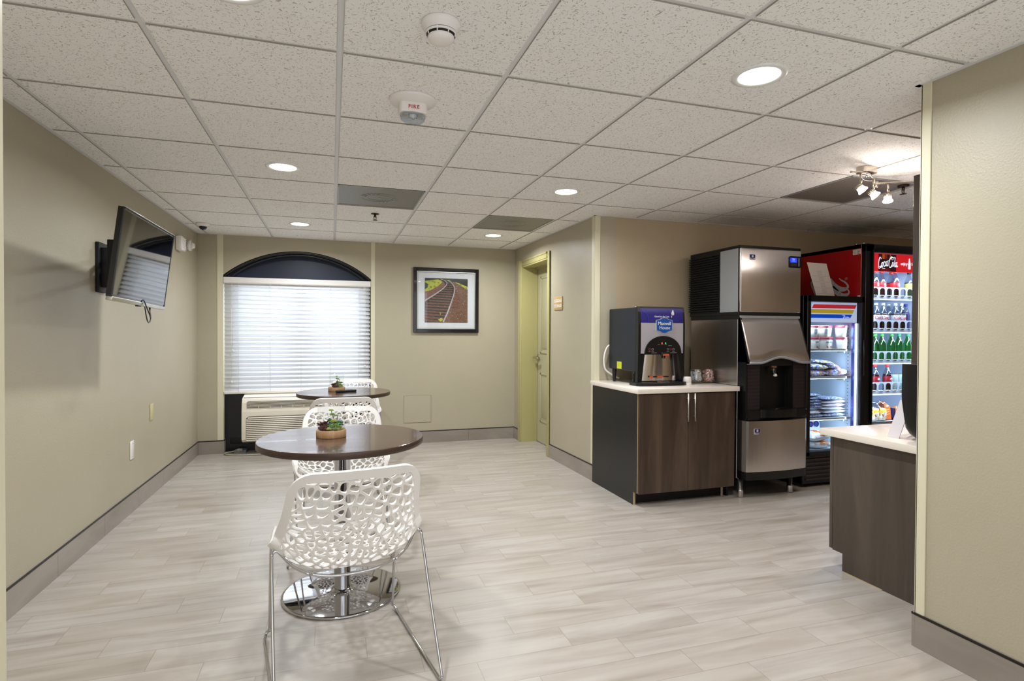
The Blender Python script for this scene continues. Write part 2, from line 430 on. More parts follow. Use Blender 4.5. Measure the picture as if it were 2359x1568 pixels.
# ------------------------------------------------------------------ the room shell
def XL(y): return -1.29-0.0125*(6.4-y)
def XR(y): return 2.06+0.0195*(6.38-y)
def struct(mb, name, parent=None, **k):
    o = mb.build(name, parent, **k)
    if not parent: o['kind'] = 'structure'
    return o
fl = MB().box(-2.2, -0.9, -0.05, 6.2, 6.75, 0, M_FLOOR); struct(fl, 'floor')
# walls
b = MB(); b.prism([(XL(-1.2), -1.2), (XL(6.6), 6.6), (-1.6, 6.6), (-1.6, -1.2)], M_WALL, 'z', 0, CEIL+0.02); struct(b, 'wall_left')
YB = 6.38
AX0, AX1, AZ0, AZT = -1.055, 0.408, 1.815, 2.09       # arched window recess
b = MB()
b.box(-1.45, YB, 0, AX0, YB+0.16, CEIL+0.02, M_WALL); b.box(AX1, YB, 0, 2.35, YB+0.16, CEIL+0.02, M_WALL)
arc = []
for i in range(33):
    f = i/32; x = AX0+(AX1-AX0)*f; arc.append((x, AZ0+(AZT-AZ0)*math.sin(PI*f)**0.85 if 0 < f < 1 else AZ0))
hh = (AX1-AX0)/2; sag = AZT-AZ0; rad = (hh*hh+sag*sag)/(2*sag); cxa = (AX0+AX1)/2; cza = AZT-rad
arc = [(cxa+rad*math.sin(a), cza+rad*math.cos(a)) for a in [math.asin(hh/rad)*(-1+2*i/32) for i in range(33)]]
for (xa, za), (xb, zb) in zip(arc, arc[1:]):
    b.prism([(xa, za), (xb, zb), (xb, CEIL+0.02), (xa, CEIL+0.02)], M_WALL, 'y', YB, YB+0.16)
bmesh.ops.remove_doubles(b.bm, verts=b.bm.verts[:], dist=1e-5)
struct(b, 'wall_back')
# navy recess lining with a window opening
WX0, WX1, WZ0, WZ1 = -1.045, 0.398, 0.64, 1.77
b = MB()
b.box(AX0-0.02, YB+0.16, 0, WX0, YB+0.22, 2.14, M_NAVY); b.box(WX1, YB+0.16, 0, AX1+0.02, YB+0.22, 2.14, M_NAVY)
b.box(WX0, YB+0.16, WZ1, WX1, YB+0.22, 2.14, M_NAVY); b.box(WX0, YB+0.16, 0, WX1, YB+0.22, WZ0, M_NAVY)
b.box(AX0, YB+0.09, 0, AX0+0.05, YB+0.16, 0.62, M_NAVYTR); b.box(AX1-0.015, YB+0.02, 0, AX1, YB+0.16, 1.80, M_NAVYTR)
b.box(AX0, YB+0.085, 0, AX1, YB+0.16, 0.62, M_NAVYTR)
b.box(AX0+0.05, YB+0.075, 0.08, AX1, YB+0.085, 0.14, M_NAVYTR, 0.004)
struct(b, 'wall_window_recess')
b = MB()
arc2 = [(x, z-0.012) for x, z in arc]
b.tube([(x, YB+0.012, z) for x, z in arc2], 0.017, M_NAVYTR, 8); b.tube([(cxa+(x-cxa)*0.96, YB+0.03, z-0.026) for x, z in arc2], 0.012, M_NAVYTR, 8)
b.tube([(AX0+0.012, YB+0.012, AZ0-0.01), (AX0+0.012, YB+0.012, 1.775)], 0.014, M_NAVYTR, 8); b.tube([(AX1-0.012, YB+0.012, AZ0-0.01), (AX1-0.012, YB+0.012, 1.775)], 0.014, M_NAVYTR, 8)
struct(b, 'trim_1')
# window in the recess
win = thing('window_1', '', '', (0,0,0), kind='structure')
b = MB(); fy0, fy1 = YB+0.15, YB+0.20
b.box(WX0, fy0, WZ0, WX0+0.045, fy1, WZ1, M_ALU); b.box(WX1-0.045, fy0, WZ0, WX1, fy1, WZ1, M_ALU)
b.box(WX0, fy0, WZ0, WX1, fy1, WZ0+0.045, M_ALU); b.box(WX0, fy0, WZ1-0.045, WX1, fy1, WZ1, M_ALU)
b.box(-0.36, fy0, WZ0, -0.27, fy1, WZ1, M_ALU)
b.build('window_frame', win)
b = MB(); b.box(WX0+0.045, YB+0.172, WZ0+0.045, -0.36, YB+0.178, WZ1-0.045, M_GLASS); b.box(-0.27, YB+0.172, WZ0+0.045, WX1-0.045, YB+0.178, WZ1-0.045, M_GLASS); b.build('window_pane', win)
# right wall with the storage door
OY0, OY1, OZ = 5.345, 6.135, 2.0
b = MB()
def rw(y0, y1, z0, z1): b.prism([(XR(y0), y0), (XR(y1), y1), (2.30, y1), (2.30, y0)], M_WALL, 'z', z0, z1)
rw(OY1, YB, 0, CEIL+0.02); rw(4.32, OY0, 0, CEIL+0.02); rw(OY0, OY1, OZ, CEIL+0.02)
struct(b, 'wall_right')
b = MB(); b.box(2.30, 4.32, 0, 6.15, 4.46, CEIL+0.02, M_ALC); struct(b, 'wall_alcove')
b = MB(); b.box(6.0, -0.5, 0, 6.15, 4.46, CEIL+0.02, M_ALC); struct(b, 'wall_alcove_end')
b = MB(); b.prism([(2.222, 1.65), (2.232, -1.2), (2.45, -1.2), (2.45, 1.65)], M_WALL, 'z', 0, CEIL+0.02); b.box(2.45, 1.51, 0, 6.0, 1.65, CEIL+0.02, M_ALC); struct(b, 'wall_near_right')
# corner guards
def trim(i, parts, name=None):
    b = MB()
    for p in parts: b.box(*p, M_CREAM, 0.0015, 1)
    return struct(b, 'trim_%d' % i)
trim(2, [(-1.109, YB-0.004, 0.14, AX0+0.002, YB+0.001, CEIL), (AX0-0.001, YB-0.004, 0.14, AX0+0.003, YB+0.05, CEIL-0.42)])
trim(3, [(AX1-0.002, YB-0.004, 0.14, AX1+0.042, YB+0.001, CEIL), (AX1-0.003, YB-0.004, 0.14, AX1+0.001, YB+0.05, CEIL-0.42)])
xe = XR(4.32)
trim(4, [(xe-0.005, 4.316, 0.135, xe+0.001, 4.375, CEIL), (xe-0.005, 4.313, 0.135, xe+0.045, 4.321, CEIL)])
trim(5, [(2.216, 1.615, 0.135, 2.223, 1.654, CEIL), (2.216, 1.648, 0.135, 2.265, 1.656, CEIL)])
trim(6, [(-0.54, 0.92, 0, -0.4405, 0.98, CEIL+0.01)])
# skirting: tile strips with a dark metal edge
def skirt(side, segs):
    b = MB(); c = MB()
    for (p, q, nx, ny) in segs:
        t = 0.011
        poly = [p, q, (q[0]+nx*t, q[1]+ny*t), (p[0]+nx*t, p[1]+ny*t)]
        L = math.hypot(q[0]-p[0], q[1]-p[1]); k = max(1, round(L/0.6)); gx, gy = (q[0]-p[0])/L*0.001, (q[1]-p[1])/L*0.001
        for i in range(k):
            a0, a1 = i/k, (i+1)/k
            A = (p[0]+(q[0]-p[0])*a0+gx, p[1]+(q[1]-p[1])*a0+gy); B = (p[0]+(q[0]-p[0])*a1-gx, p[1]+(q[1]-p[1])*a1-gy)
            b.prism([A, B, (B[0]+nx*t, B[1]+ny*t), (A[0]+nx*t, A[1]+ny*t)], M_BASEB, 'z', 0, 0.128)
        c.prism([p, q, (q[0]+nx*(t+.001), q[1]+ny*(t+.001)), (p[0]+nx*(t+.001), p[1]+ny*(t+.001))], M_DARKCAP, 'z', 0.128, 0.136)
        c.prism([p, q, (q[0]+nx*.006, q[1]+ny*.006), (p[0]+nx*.006, p[1]+ny*.006)], M_BASEB, 'z', 0.136, 0.139)
    o = struct(b, 'baseboard_'+side); c.build('metal_edge', o)
skirt('left', [((XL(1.02), 1.02), (XL(YB), YB), 1, 0)])
skirt('back', [((XL(YB)+.011, YB), (AX0, YB), 0, -1), ((AX0, YB-.011), (AX0, YB+0.08), 1, 0), ((AX1, YB), (XR(YB)-0.011, YB), 0, -1)])
skirt('right', [((XR(6.19), 6.19), (XR(YB), YB), -1, 0), ((xe, 4.315), (XR(5.29), 5.29), -1, 0), ((xe-.011, 4.32), (xe+0.02, 4.32), 0, -1)])
skirt('near_right', [((2.222, 1.65), (2.2305, -1.0), -1, 0), ((2.211, 1.65), (2.50, 1.65), 0, 1)])
# storage door
d = thing('door_1', '', '', (0,0,0), kind='structure')
b = MB()
cz = 2.066
def rx(y, off): return XR(y)-off
for (y0, y1, z0, z1) in ((OY1, OY1+0.066, 0, cz), (OY0-0.066, OY0, 0, cz), (OY0, OY1, OZ, cz)):
    xm = XR((y0+y1)/2)
    b.box(xm-0.014, y0, z0, xm+0.030, y1, z1, M_OLIVE, 0.004)
    b.box(xm-0.020, y0 if z0 else (y1-0.02 if y0 > 6 else y0), z0 if not z0 else z1-0.02, xm, y1 if z0 else (y1 if y0 > 6 else y0+0.02), z1, M_OLIVE, 0.003)
b.box(XR(OY1)-0.002, OY1-0.014, 0, 2.30, OY1+0.006, OZ, M_OLIVE); b.box(XR(OY0)-0.002, OY0-0.006, 0, 2.30, OY0+0.014, OZ, M_OLIVE)
b.box(XR(OY1), OY0, OZ-0.014, 2.30, OY1, OZ+0.006, M_OLIVE)
b.box(2.225, OY1-0.03, 0, 2.245, OY1-0.014, OZ-0.014, M_OLIVE); b.box(2.225, OY0, OZ-0.03, 2.245, OY1, OZ-0.014, M_OLIVE)
b.build('door_frame', d)
b = MB(); LX = 2.248
b.box(LX, OY0+0.016, 0.008, LX+0.045, OY1-0.018, OZ-0.017, M_DOOR)
for z0, z1 in ((0.24, 0.80), (1.01, 1.88)):
    ya, yb = OY0+0.13, OY1-0.13
    for k, (e, h) in enumerate(((0, 0.006), (0.012, 0.010), (0.03, 0.004))):
        pass
    for (A0, A1, B0, B1) in ((ya, yb, z0, z0+0.03), (ya, yb, z1-0.03, z1), (ya, ya+0.03, z0, z1), (yb-0.03, yb, z0, z1)):
        b.box(LX-0.007, A0, B0, LX+0.002, A1, B1, M_DOOR, 0.0065, 2)
    b.box(LX-0.005, ya+0.055, z0+0.055, LX+0.002, yb-0.055, z1-0.055, M_DOOR, 0.005, 2)
leaf = b.build('door_leaf', d)
b = MB(); hy, hz = OY1-0.075, 0.965
b.cyl((LX-0.012, hy, hz), (LX, hy, hz), 0.033, M_NICKEL, 24); b.cyl((LX-0.06, hy, hz), (LX-0.01, hy, hz), 0.011, M_NICKEL)
b.tube(catmull([(LX-0.06, hy+0.012, hz), (LX-0.062, hy-0.02, hz+0.002), (LX-0.058, hy-0.07, hz), (LX-0.05, hy-0.115, hz-0.004)], 4), [0.012]*13, M_NICKEL, 10)
b.build('door_handle', leaf)

# ------------------------------------------------------------------ ceiling
TX, TY, GX, GY = 0.61, 0.6225, 0.0258, 2.0976
skip = {(0,3): 'v', (2,4): 'v', (5,1): 'v'}
holesC = {}
b = MB(); g = MB(); gap = 0.0115
x_lo, x_hi = -1.42, 6.1; y_lo, y_hi = -1.2, 6.5
for i in range(-3, 11):
    for j in range(-6, 8):
        x0, x1 = max(GX+TX*i, x_lo), min(GX+TX*(i+1), x_hi); y0, y1 = max(GY+TY*j, y_lo), min(GY+TY*(j+1), y_hi)
        if x1-x0 < 0.03 or y1-y0 < 0.03: continue
        if x0 > 2.3 and y1 > 4.9: continue
        if (i, j) in skip: continue
        b.box(x0+gap, y0+gap, CEIL, x1-gap, y1-gap, CEIL+0.0012, M_TILE); b.box(x0+gap, y0+gap, CEIL+0.0012, x1-gap, y1-gap, CEIL+0.014, M_TILESHADE)
ce = struct(b, 'ceiling')
for i in range(-2, 11):
    x = GX+TX*i; g.box(x-gap-0.001, y_lo, CEIL+0.0065, x+gap+0.001, y_hi if x < 2.3 else 4.5, CEIL+0.016, M_GRID)
for j in range(-5, 8):
    y = GY+TY*j; g.box(x_lo, y-gap-0.001, CEIL+0.0067, x_hi if y < 4.4 else 2.3, y+gap+0.001, CEIL+0.016, M_GRID)
g.box(x_lo, y_lo, CEIL+0.013, x_hi, y_hi, CEIL+0.03, M_GRID)
# wall angle
g.prism([(XL(-1), -1.0), (XL(YB), YB), (XL(YB)+0.02, YB), (XL(-1)+0.02, -1.0)], M_GRID, 'z', CEIL-0.002, CEIL+0.008)
g.box(-1.3, YB-0.02, CEIL-0.002, 2.07, YB, CEIL+0.008, M_GRID)
g.prism([(XR(4.32), 4.30), (XR(YB), YB), (XR(YB)-0.02, YB), (XR(4.32)-0.02, 4.30)], M_GRID, 'z', CEIL-0.002, CEIL+0.008)
g.box(2.08, 4.30, CEIL-0.002, 6.0, 4.32, CEIL+0.008, M_GRID); g.box(2.202, -1, CEIL-0.002, 2.224, 1.67, CEIL+0.008, M_GRID); g.box(2.202, 1.65, CEIL-0.002, 6.0, 1.67, CEIL+0.008, M_GRID)
g.build('ceiling_grid', ce)

# recessed downlights
def downlight(x, y, label, power=14.5, wide=1.0):
    t = thing('recessed_light', label, 'ceiling light', (x, y, CEIL), group='round recessed ceiling lights')
    MB().lathe([(0.100, 0.0), (0.099, -0.004), (0.090, -0.006), (0.078, -0.0045), (0.074, -0.002), (0.074, 0.0)], M_LAMPW, n=40).build('trim_ring', t)
    MB().lathe([(0, -0.0025), (0.0755, -0.0025)], M_LENS, n=40).build('lens', t)
    area_light('recessed_lamp', (0, 0, -0.008), (0, 0, 0), 0.14, 0.14, power, (0.93, 0.965, 1.0), 'DISK', 165, t)
    return t
DL = [(-0.279, 1.786, 'round recessed light at the top edge of the photo, nearest on the left'),
 (-0.279, 3.654, 'round recessed light over the first table, left of the grey ceiling vent'),
 (-0.279, 5.521, 'small far recessed light in front of the window blinds'),
 (1.551, 3.654, 'round recessed light in the middle of the ceiling, right of both grey vents'),
 (1.551, 5.521, 'farthest right recessed light, behind the second grey vent near the door'),
 (1.551, 1.786, 'largest round recessed light, glowing at the upper right')]
for x, y, l in DL: downlight(x, y, l)
# unseen downlights added behind the camera for fill, continuing the ceiling spacing
for x, y, l in ((-0.279, -0.08, 'added unseen recessed light behind the viewer on the left'), (1.551, -0.08, 'added unseen recessed light behind the viewer on the right')): downlight(x, y, l, 2)

# grey perforated ceiling vents
def vent(i, j, label, diff=True, mat=None):
    x0, y0 = GX+TX*i, GY+TY*j
    t = thing('ceiling_vent', label, 'vent', (x0+TX/2, y0+TY/2, CEIL+0.004))
    hx, hy = TX/2-0.012, TY/2-0.012
    MB().box(-hx, -hy, 0, hx, hy, 0.003, mat or M_PERF).build('vent_panel', t)
    b = MB(); 
    for q in ((-hx,-hy,hx,-hy+0.012), (-hx,hy-0.012,hx,hy), (-hx,-hy,-hx+0.012,hy), (hx-0.012,-hy,hx,hy)): b.box(q[0], q[1], -0.003, q[2], q[3], 0.002, M_PERF if diff else M_GREYM, 0.001, 1)
    b.build('vent_frame', t)
    if diff:
        b = MB()
        for r in (0.08, 0.125): b.lathe([(r, -0.0005), (r+0.004, -0.0035), (r+0.008, -0.0005)], M_PERF, n=40)
        b.cyl((0,0,-0.004), (0,0,0), 0.006, M_ALU, 10)
        if j == 3:
            for k in range(12):
                a = R(15*k+190 if k < 6 else 15*k+270); b.tube([(0.10*math.cos(a), 0.10*math.sin(a), -0.002), (0.135*math.cos(a+.1), 0.135*math.sin(a+.1), -0.002)], 0.004, M_GREYM, 6)
        b.build('diffuser_ring', t)
vent(0, 3, 'square grey perforated ceiling vent above the second table, nearer of the two')
vent(2, 4, 'farther square grey ceiling vent close to the storage door wall')
vent(5, 1, 'brown-grey perforated return air panel beside the track light', False, M_PERF2)

# smoke detector, fire strobe, camera dome, sprinklers
t = thing('smoke_detector', 'round white smoke detector with dark slots on the ceiling', 'smoke detector', (0.330, 1.80, CEIL))
MB().lathe([(0, 0), (0.060, 0), (0.062, -0.006), (0.060, -0.018), (0.052, -0.024), (0.049, -0.030), (0.0485, -0.0305), (0.0455, -0.0305)], M_VENTW, n=40).build('base', t)
b = MB(); b.lathe([(0.0455, -0.028), (0.0455, -0.040), (0.041, -0.046)], M_BLACKM, n=40)
b.build('sensor_slot', t)
b = MB(); b.lathe([(0.0485, -0.033), (0.0478, -0.040), (0.0465, -0.040), (0.0462, -0.033), (0.0485, -0.033)], M_VENTW, n=40)
for k in range(8): a = R(45*k+20); b.box(-0.0015+0.0455*math.cos(a), -0.0015+0.0455*math.sin(a), -0.047, 0.0015+0.0455*math.cos(a), 0.0015+0.0455*math.sin(a), -0.028, M_VENTW)
b.lathe([(0.0415, -0.044), (0.042, -0.049), (0.038, -0.058), (0.025, -0.063), (0, -0.065)], M_VENTW, n=40)
b.build('cap', t)
t = thing('fire_alarm_strobe', 'round white fire alarm with red letters and a clear flash lens', 'fire alarm', (0.326, 2.43, CEIL))
MB().lathe([(0, 0), (0.097, 0), (0.099, -0.006), (0.096, -0.012), (0.085, -0.014), (0.083, -0.017), (0.070, -0.018), (0.068, -0.021), (0, -0.022)], M_VENTW, n=48).build('base', t)
b = MB(); pr = [(x*1.0, y*1.0) for x, y in rrect(-0.058, -0.034, 0.058, 0.05, 0.02, 6)]
b.prism(pr, M_VENTW, 'z', -0.062, -0.018)
hb = b.build('housing', t); mod_bevel(hb, 0.004)
MB().text('FIRE', (0, -0.0348, -0.041), FX, FZ, 0.021, M_SATRED, space=1.25, bold=0.0004).build('lettering', hb)
b = MB(); b.lathe([(0.054, -0.060), (0.055, -0.066), (0.050, -0.085), (0.036, -0.096), (0, -0.098)], M_CLEARPL, c=(0,0.004,0), n=40, sy=0.72)
b.build('flash_lens', t)
b = MB(); b.cyl((-0.02, 0, -0.072), (0.02, 0, -0.072), 0.005, M_CHROME); b.box(-0.04, -0.02, -0.066, 0.04, 0.02, -0.062, M_CHROME); b.lathe([(0.016, -0.064), (0.008, -0.08), (0, -0.08)], M_CHROME, n=12); b.build('flash_tube', t)
t = thing('dome_camera', 'small white dome security camera at the left end of the ceiling', 'security camera', (-1.12, 5.78, CEIL))
MB().lathe([(0, 0), (0.058, 0), (0.060, -0.012), (0.052, -0.024), (0.034, -0.030), (0, -0.030)], M_WHITEPL, n=32).build('base', t)
MB().lathe([(0.032, -0.028), (0.031, -0.040), (0.022, -0.054), (0, -0.062)], pmat('smoked_dome', (16,14,34), 0.06), n=28).build('dome', t)
def sprinkler(x, y, label, m):
    t = thing('sprinkler_head', label, 'sprinkler', (x, y, CEIL))
    MB().lathe([(0, 0), (0.034, 0), (0.032, -0.006), (0.012, -0.008), (0, -0.008)], m, n=24).build('escutcheon', t)
    b = MB(); b.cyl((0,0,-0.03), (0,0,-0.006), 0.009, m, 12)
    for s in (-1, 1): b.tube(catmull([(0.006*s, 0, -0.02), (0.013*s, 0, -0.035), (0.004*s, 0, -0.052)], 4), 0.0022, m, 6)
    b.cyl((0,0,-0.052), (0,0,-0.03), 0.002, m, 6); b.build('frame', t)
    MB().lathe([(0, -0.052), (0.019, -0.053), (0.020, -0.055), (0, -0.056)], m, n=20).build('deflector', t)
M_DBRASS = pmat('dark_brass', (70,62,50), 0.35, 0.9)
sprinkler(0.34, 4.84, 'small dark sprinkler head behind the nearer grey vent', M_DBRASS)
sprinkler(3.60, 2.80, 'dark sprinkler head beside the track light', M_DBRASS)

# track light with three visible spots
t = thing('track_light', 'satin nickel track light with curved bar and glowing spots', 'track light', (3.0, 2.56, CEIL))
MB().prism(rrect(-0.062, -0.035, 0.062, 0.035, 0.033, 6), M_NICKEL, 'z', -0.034, 0).build('canopy', t)
O = Vector((3.0, 2.56, CEIL))
b = MB(); b.cyl((0, 0, -0.062), (0, 0, -0.03), 0.005, M_NICKEL, 10)
bar1 = catmull([(-0.19, -0.06, -0.060), (-0.13, -0.07, -0.060), (-0.06, -0.06, -0.060), (0.0, -0.03, -0.061), (0.07, 0.012, -0.061), (0.15, 0.075, -0.063), (0.19, 0.11, -0.064)], 5)
b.tube(bar1, 0.0062, M_NICKEL, 8)
b.build('curved_bar', t)
b = MB(); b.cyl((0.178, 0.085, -0.085), (0.178, 0.085, -0.045), 0.011, M_NICKEL, 16)
b.tube(catmull([(0.178, 0.085, -0.058), (0.26, 0.04, -0.058), (0.36, -0.02, -0.058), (0.5, -0.05, -0.058), (0.62, -0.02, -0.058)], 5), 0.006, M_NICKEL, 8); b.build('second_bar', t)
b = MB(); b.tube(catmull([(-0.15, -0.06, -0.07), (-0.09, -0.05, -0.088), (0.0, 0.0, -0.078), (0.07, 0.02, -0.068)], 6), 0.0015, M_WHITE, 5); b.build('wire', t); b = MB()
b.tube(catmull([(0.3, 0.02, -0.062), (0.42, -0.01, -0.045), (0.55, -0.04, -0.056)], 6), 0.0015, M_WHITE, 5); b.build('wire', t)
def spot(px, py, aim):
    p = Vector((px, py, -0.066)); j = p+Vector((0, 0, -0.055)); aim = Vector(aim).normalized()
    b = MB(); b.cyl(p, j, 0.0075, M_NICKEL, 12); b.cyl(j, j+Vector((0,0,-0.014)), 0.005, M_NICKEL, 8)
    h = b.build('spot_head', t)
    c = j+Vector((0,0,-0.03))
    b = MB(); b.cyl(c-aim*0.026, c-aim*0.008, 0.019, M_NICKEL, 20)
    for k in range(12):
        a = 2*PI*k/12; q = Vector((0,0,1)).rotation_difference(aim); o = q@Vector((0.0195*math.cos(a), 0.0195*math.sin(a), 0)); b.cyl(c-aim*0.026+o, c-aim*0.004+o, 0.0018, M_NICKEL, 6)
    b.cyl(c-aim*0.008, c+aim*0.022, 0.018, pmat('frosted_lamp_glass', (255,250,244), 0.3, emit=(255,240,225), es=5.0), 20, r1=0.026)
    b.build('lamp_body', h)
    q = Vector((0,0,1)).rotation_difference(aim).to_matrix().to_4x4(); q.translation = c+aim*0.022
    bb = MB(); bb.lathe([(0, 0.0005), (0.026, 0.0005), (0.0275, -0.001), (0.027, -0.006)], M_SPOTLENS, n=24, mat=q); bb.build('lamp_lens', h)
    rot = (-aim).to_track_quat('Z', 'Y').to_euler()
    l = bpy.data.lights.new('spot_lamp', 'SPOT'); l.energy = 22; l.color = (1, 0.90, 0.82); l.spot_size = R(125); l.spot_blend = 0.9; l.shadow_soft_size = 0.025
    o = bpy.data.objects.new('spot_lamp', l); COL.objects.link(o); o.location = c+aim*0.03; o.rotation_euler = rot; o.parent = t
    l = bpy.data.lights.new('lamp_spill', 'POINT'); l.energy = 2.0; l.color = (1, 0.89, 0.80); l.shadow_soft_size = 0.02
    o = bpy.data.objects.new('lamp_spill', l); COL.objects.link(o); o.location = c-aim*0.0+Vector((0.0, 0.0, 0.0))+aim*0.045; o.parent = t
spot(-0.125, -0.07, (0.45, -0.45, -0.75)); spot(0.055, 0.0, (0.45, -0.5, -0.75)); spot(0.235, 0.055, (-0.12, -0.15, -1)); spot(0.48, -0.05, (0.2, -0.4, -0.9))
# ------------------------------------------------------------------ lacework shell chairs
CQ = [0, .06, .20, .33, .40, .46, .60, .80]          # distance along the shell from the seat front
CY = [.25, .20, .06, -.07, -.135, -.175, -.215, -.285]
CZ = [.425, .440, .420, .398, .396, .428, .570, .778]
CW = [.205, .235, .265, .285, .290, .283, .252, .217]
def lerp(xs, ys, x):
    return float(np.interp(x, xs, ys))
_q = np.linspace(0, .80, 81)
def smooth(ys):
    v = np.interp(_q, CQ, ys); k = np.ones(9)/9
    vp = np.concatenate([2*v[0]-v[4:0:-1], v, 2*v[-1]-v[-2:-6:-1]]); return np.convolve(vp, k, 'valid')
SY, SZ_, SW = smooth(CY), smooth(CZ), smooth(CW)
def shell(p, q):
    y, z, w_ = np.interp(q, _q, SY), np.interp(q, _q, SZ_), np.interp(q, _q, SW)
    s = min(1.15, abs(p)/w_)
    up_ = np.interp(q, [0, .10, .30, .42, .52, .65, .80], [.01, .05, .09, .105, .05, .0, 0])
    fo = np.interp(q, [0, .25, .42, .52, .65, .80], [0, 0, .05, .085, .07, .035])
    nar = np.interp(q, [0, .25, .45, .8], [0, .015, .02, .0])
    return Vector((p-math.copysign(nar*s**3, p), y+fo*s**2.4, z+up_*s**2.6))
def shell_outline():
    L, out = .80, []
    def hw(q):
        w_ = float(np.interp(q, _q, SW)); r = 0.070
        if q > L-r: t = (q-(L-r))/r; w_ -= r*(1-math.sqrt(max(0, 1-t*t)))
        r2 = 0.10
        if q < r2: t = (r2-q)/r2; w_ -= r2*(1-math.sqrt(max(0, 1-t*t)))
        return w_
    qs = [0]+[0.10*(1-math.cos(PI/2*i/8)) for i in range(1, 9)]+list(np.linspace(.13, .72, 23))+[L-0.070*(1-math.sin(PI/2*i/8)) for i in range(0, 8)]+[L]
    right = [(hw(q), q) for q in qs]
    left = [(-a, q) for a, q in reversed(right)]
    # points along the flat front and back edges
    fr = [(x, 0.0) for x in np.linspace(-right[0][0], right[0][0], 8)[1:-1]]; bk = [(x, L) for x in np.linspace(right[-1][0], -right[-1][0], 8)[1:-1]]
    return right+bk+left+fr, hw
def voronoi_cells(seeds, poly_clip):
    out = []
    S = np.array(seeds)
    for i, s in enumerate(S):
        d = np.hypot(*(S-s).T); nb = np.argsort(d)[1:22]
        P = [(s[0]+.09*math.cos(a), s[1]+.09*math.sin(a)) for a in np.linspace(0, 2*PI, 9)[:-1]]
        for j in nb:
            mx, my = (s+S[j])/2; nx, ny = S[j]-s; Q = []
            for k in range(len(P)):
                a, b_ = P[k], P[(k+1) % len(P)]
                da = (a[0]-mx)*nx+(a[1]-my)*ny; db = (b_[0]-mx)*nx+(b_[1]-my)*ny
                if da <= 0: Q.append(a)
                if da*db < 0: f = da/(da-db); Q.append((a[0]+(b_[0]-a[0])*f, a[1]+(b_[1]-a[1])*f))
            P = Q
            if len(P) < 3: break
        out.append(P)
    return out
def poly_area(P): return 0.5*sum(P[i][0]*P[(i+1) % len(P)][1]-P[(i+1) % len(P)][0]*P[i][1] for i in range(len(P)))
def inset(P, d):
    """shrink a convex polygon by d on every side (half-plane clipping)"""
    if poly_area(P) < 0: P = P[::-1]
    Q = list(P)
    for i in range(len(P)):
        a, b_ = P[i], P[(i+1) % len(P)]; ex, ey = b_[0]-a[0], b_[1]-a[1]; L = math.hypot(ex, ey)
        if L < 1e-9: continue
        nx, ny = -ey/L, ex/L; ox, oy = a[0]+nx*d, a[1]+ny*d; T = []
        for k in range(len(Q)):
            p, q = Q[k], Q[(k+1) % len(Q)]
            dp = (p[0]-ox)*nx+(p[1]-oy)*ny; dq = (q[0]-ox)*nx+(q[1]-oy)*ny
            if dp >= 0: T.append(p)
            if dp*dq < 0: f = dp/(dp-dq); T.append((p[0]+(q[0]-p[0])*f, p[1]+(q[1]-p[1])*f))
        Q = T
        if len(Q) < 3: return []
    return Q
def chaikin(P, n=2):
    for _ in range(n):
        Q = []
        for i in range(len(P)):
            a, b_ = P[i], P[(i+1) % len(P)]
            if math.hypot(a[0]-b_[0], a[1]-b_[1]) < 0.0012: Q.append(((a[0]+b_[0])/2, (a[1]+b_[1])/2)); continue
            Q += [(a[0]*.75+b_[0]*.25, a[1]*.75+b_[1]*.25), (a[0]*.25+b_[0]*.75, a[1]*.25+b_[1]*.75)]
        P = Q
    return P
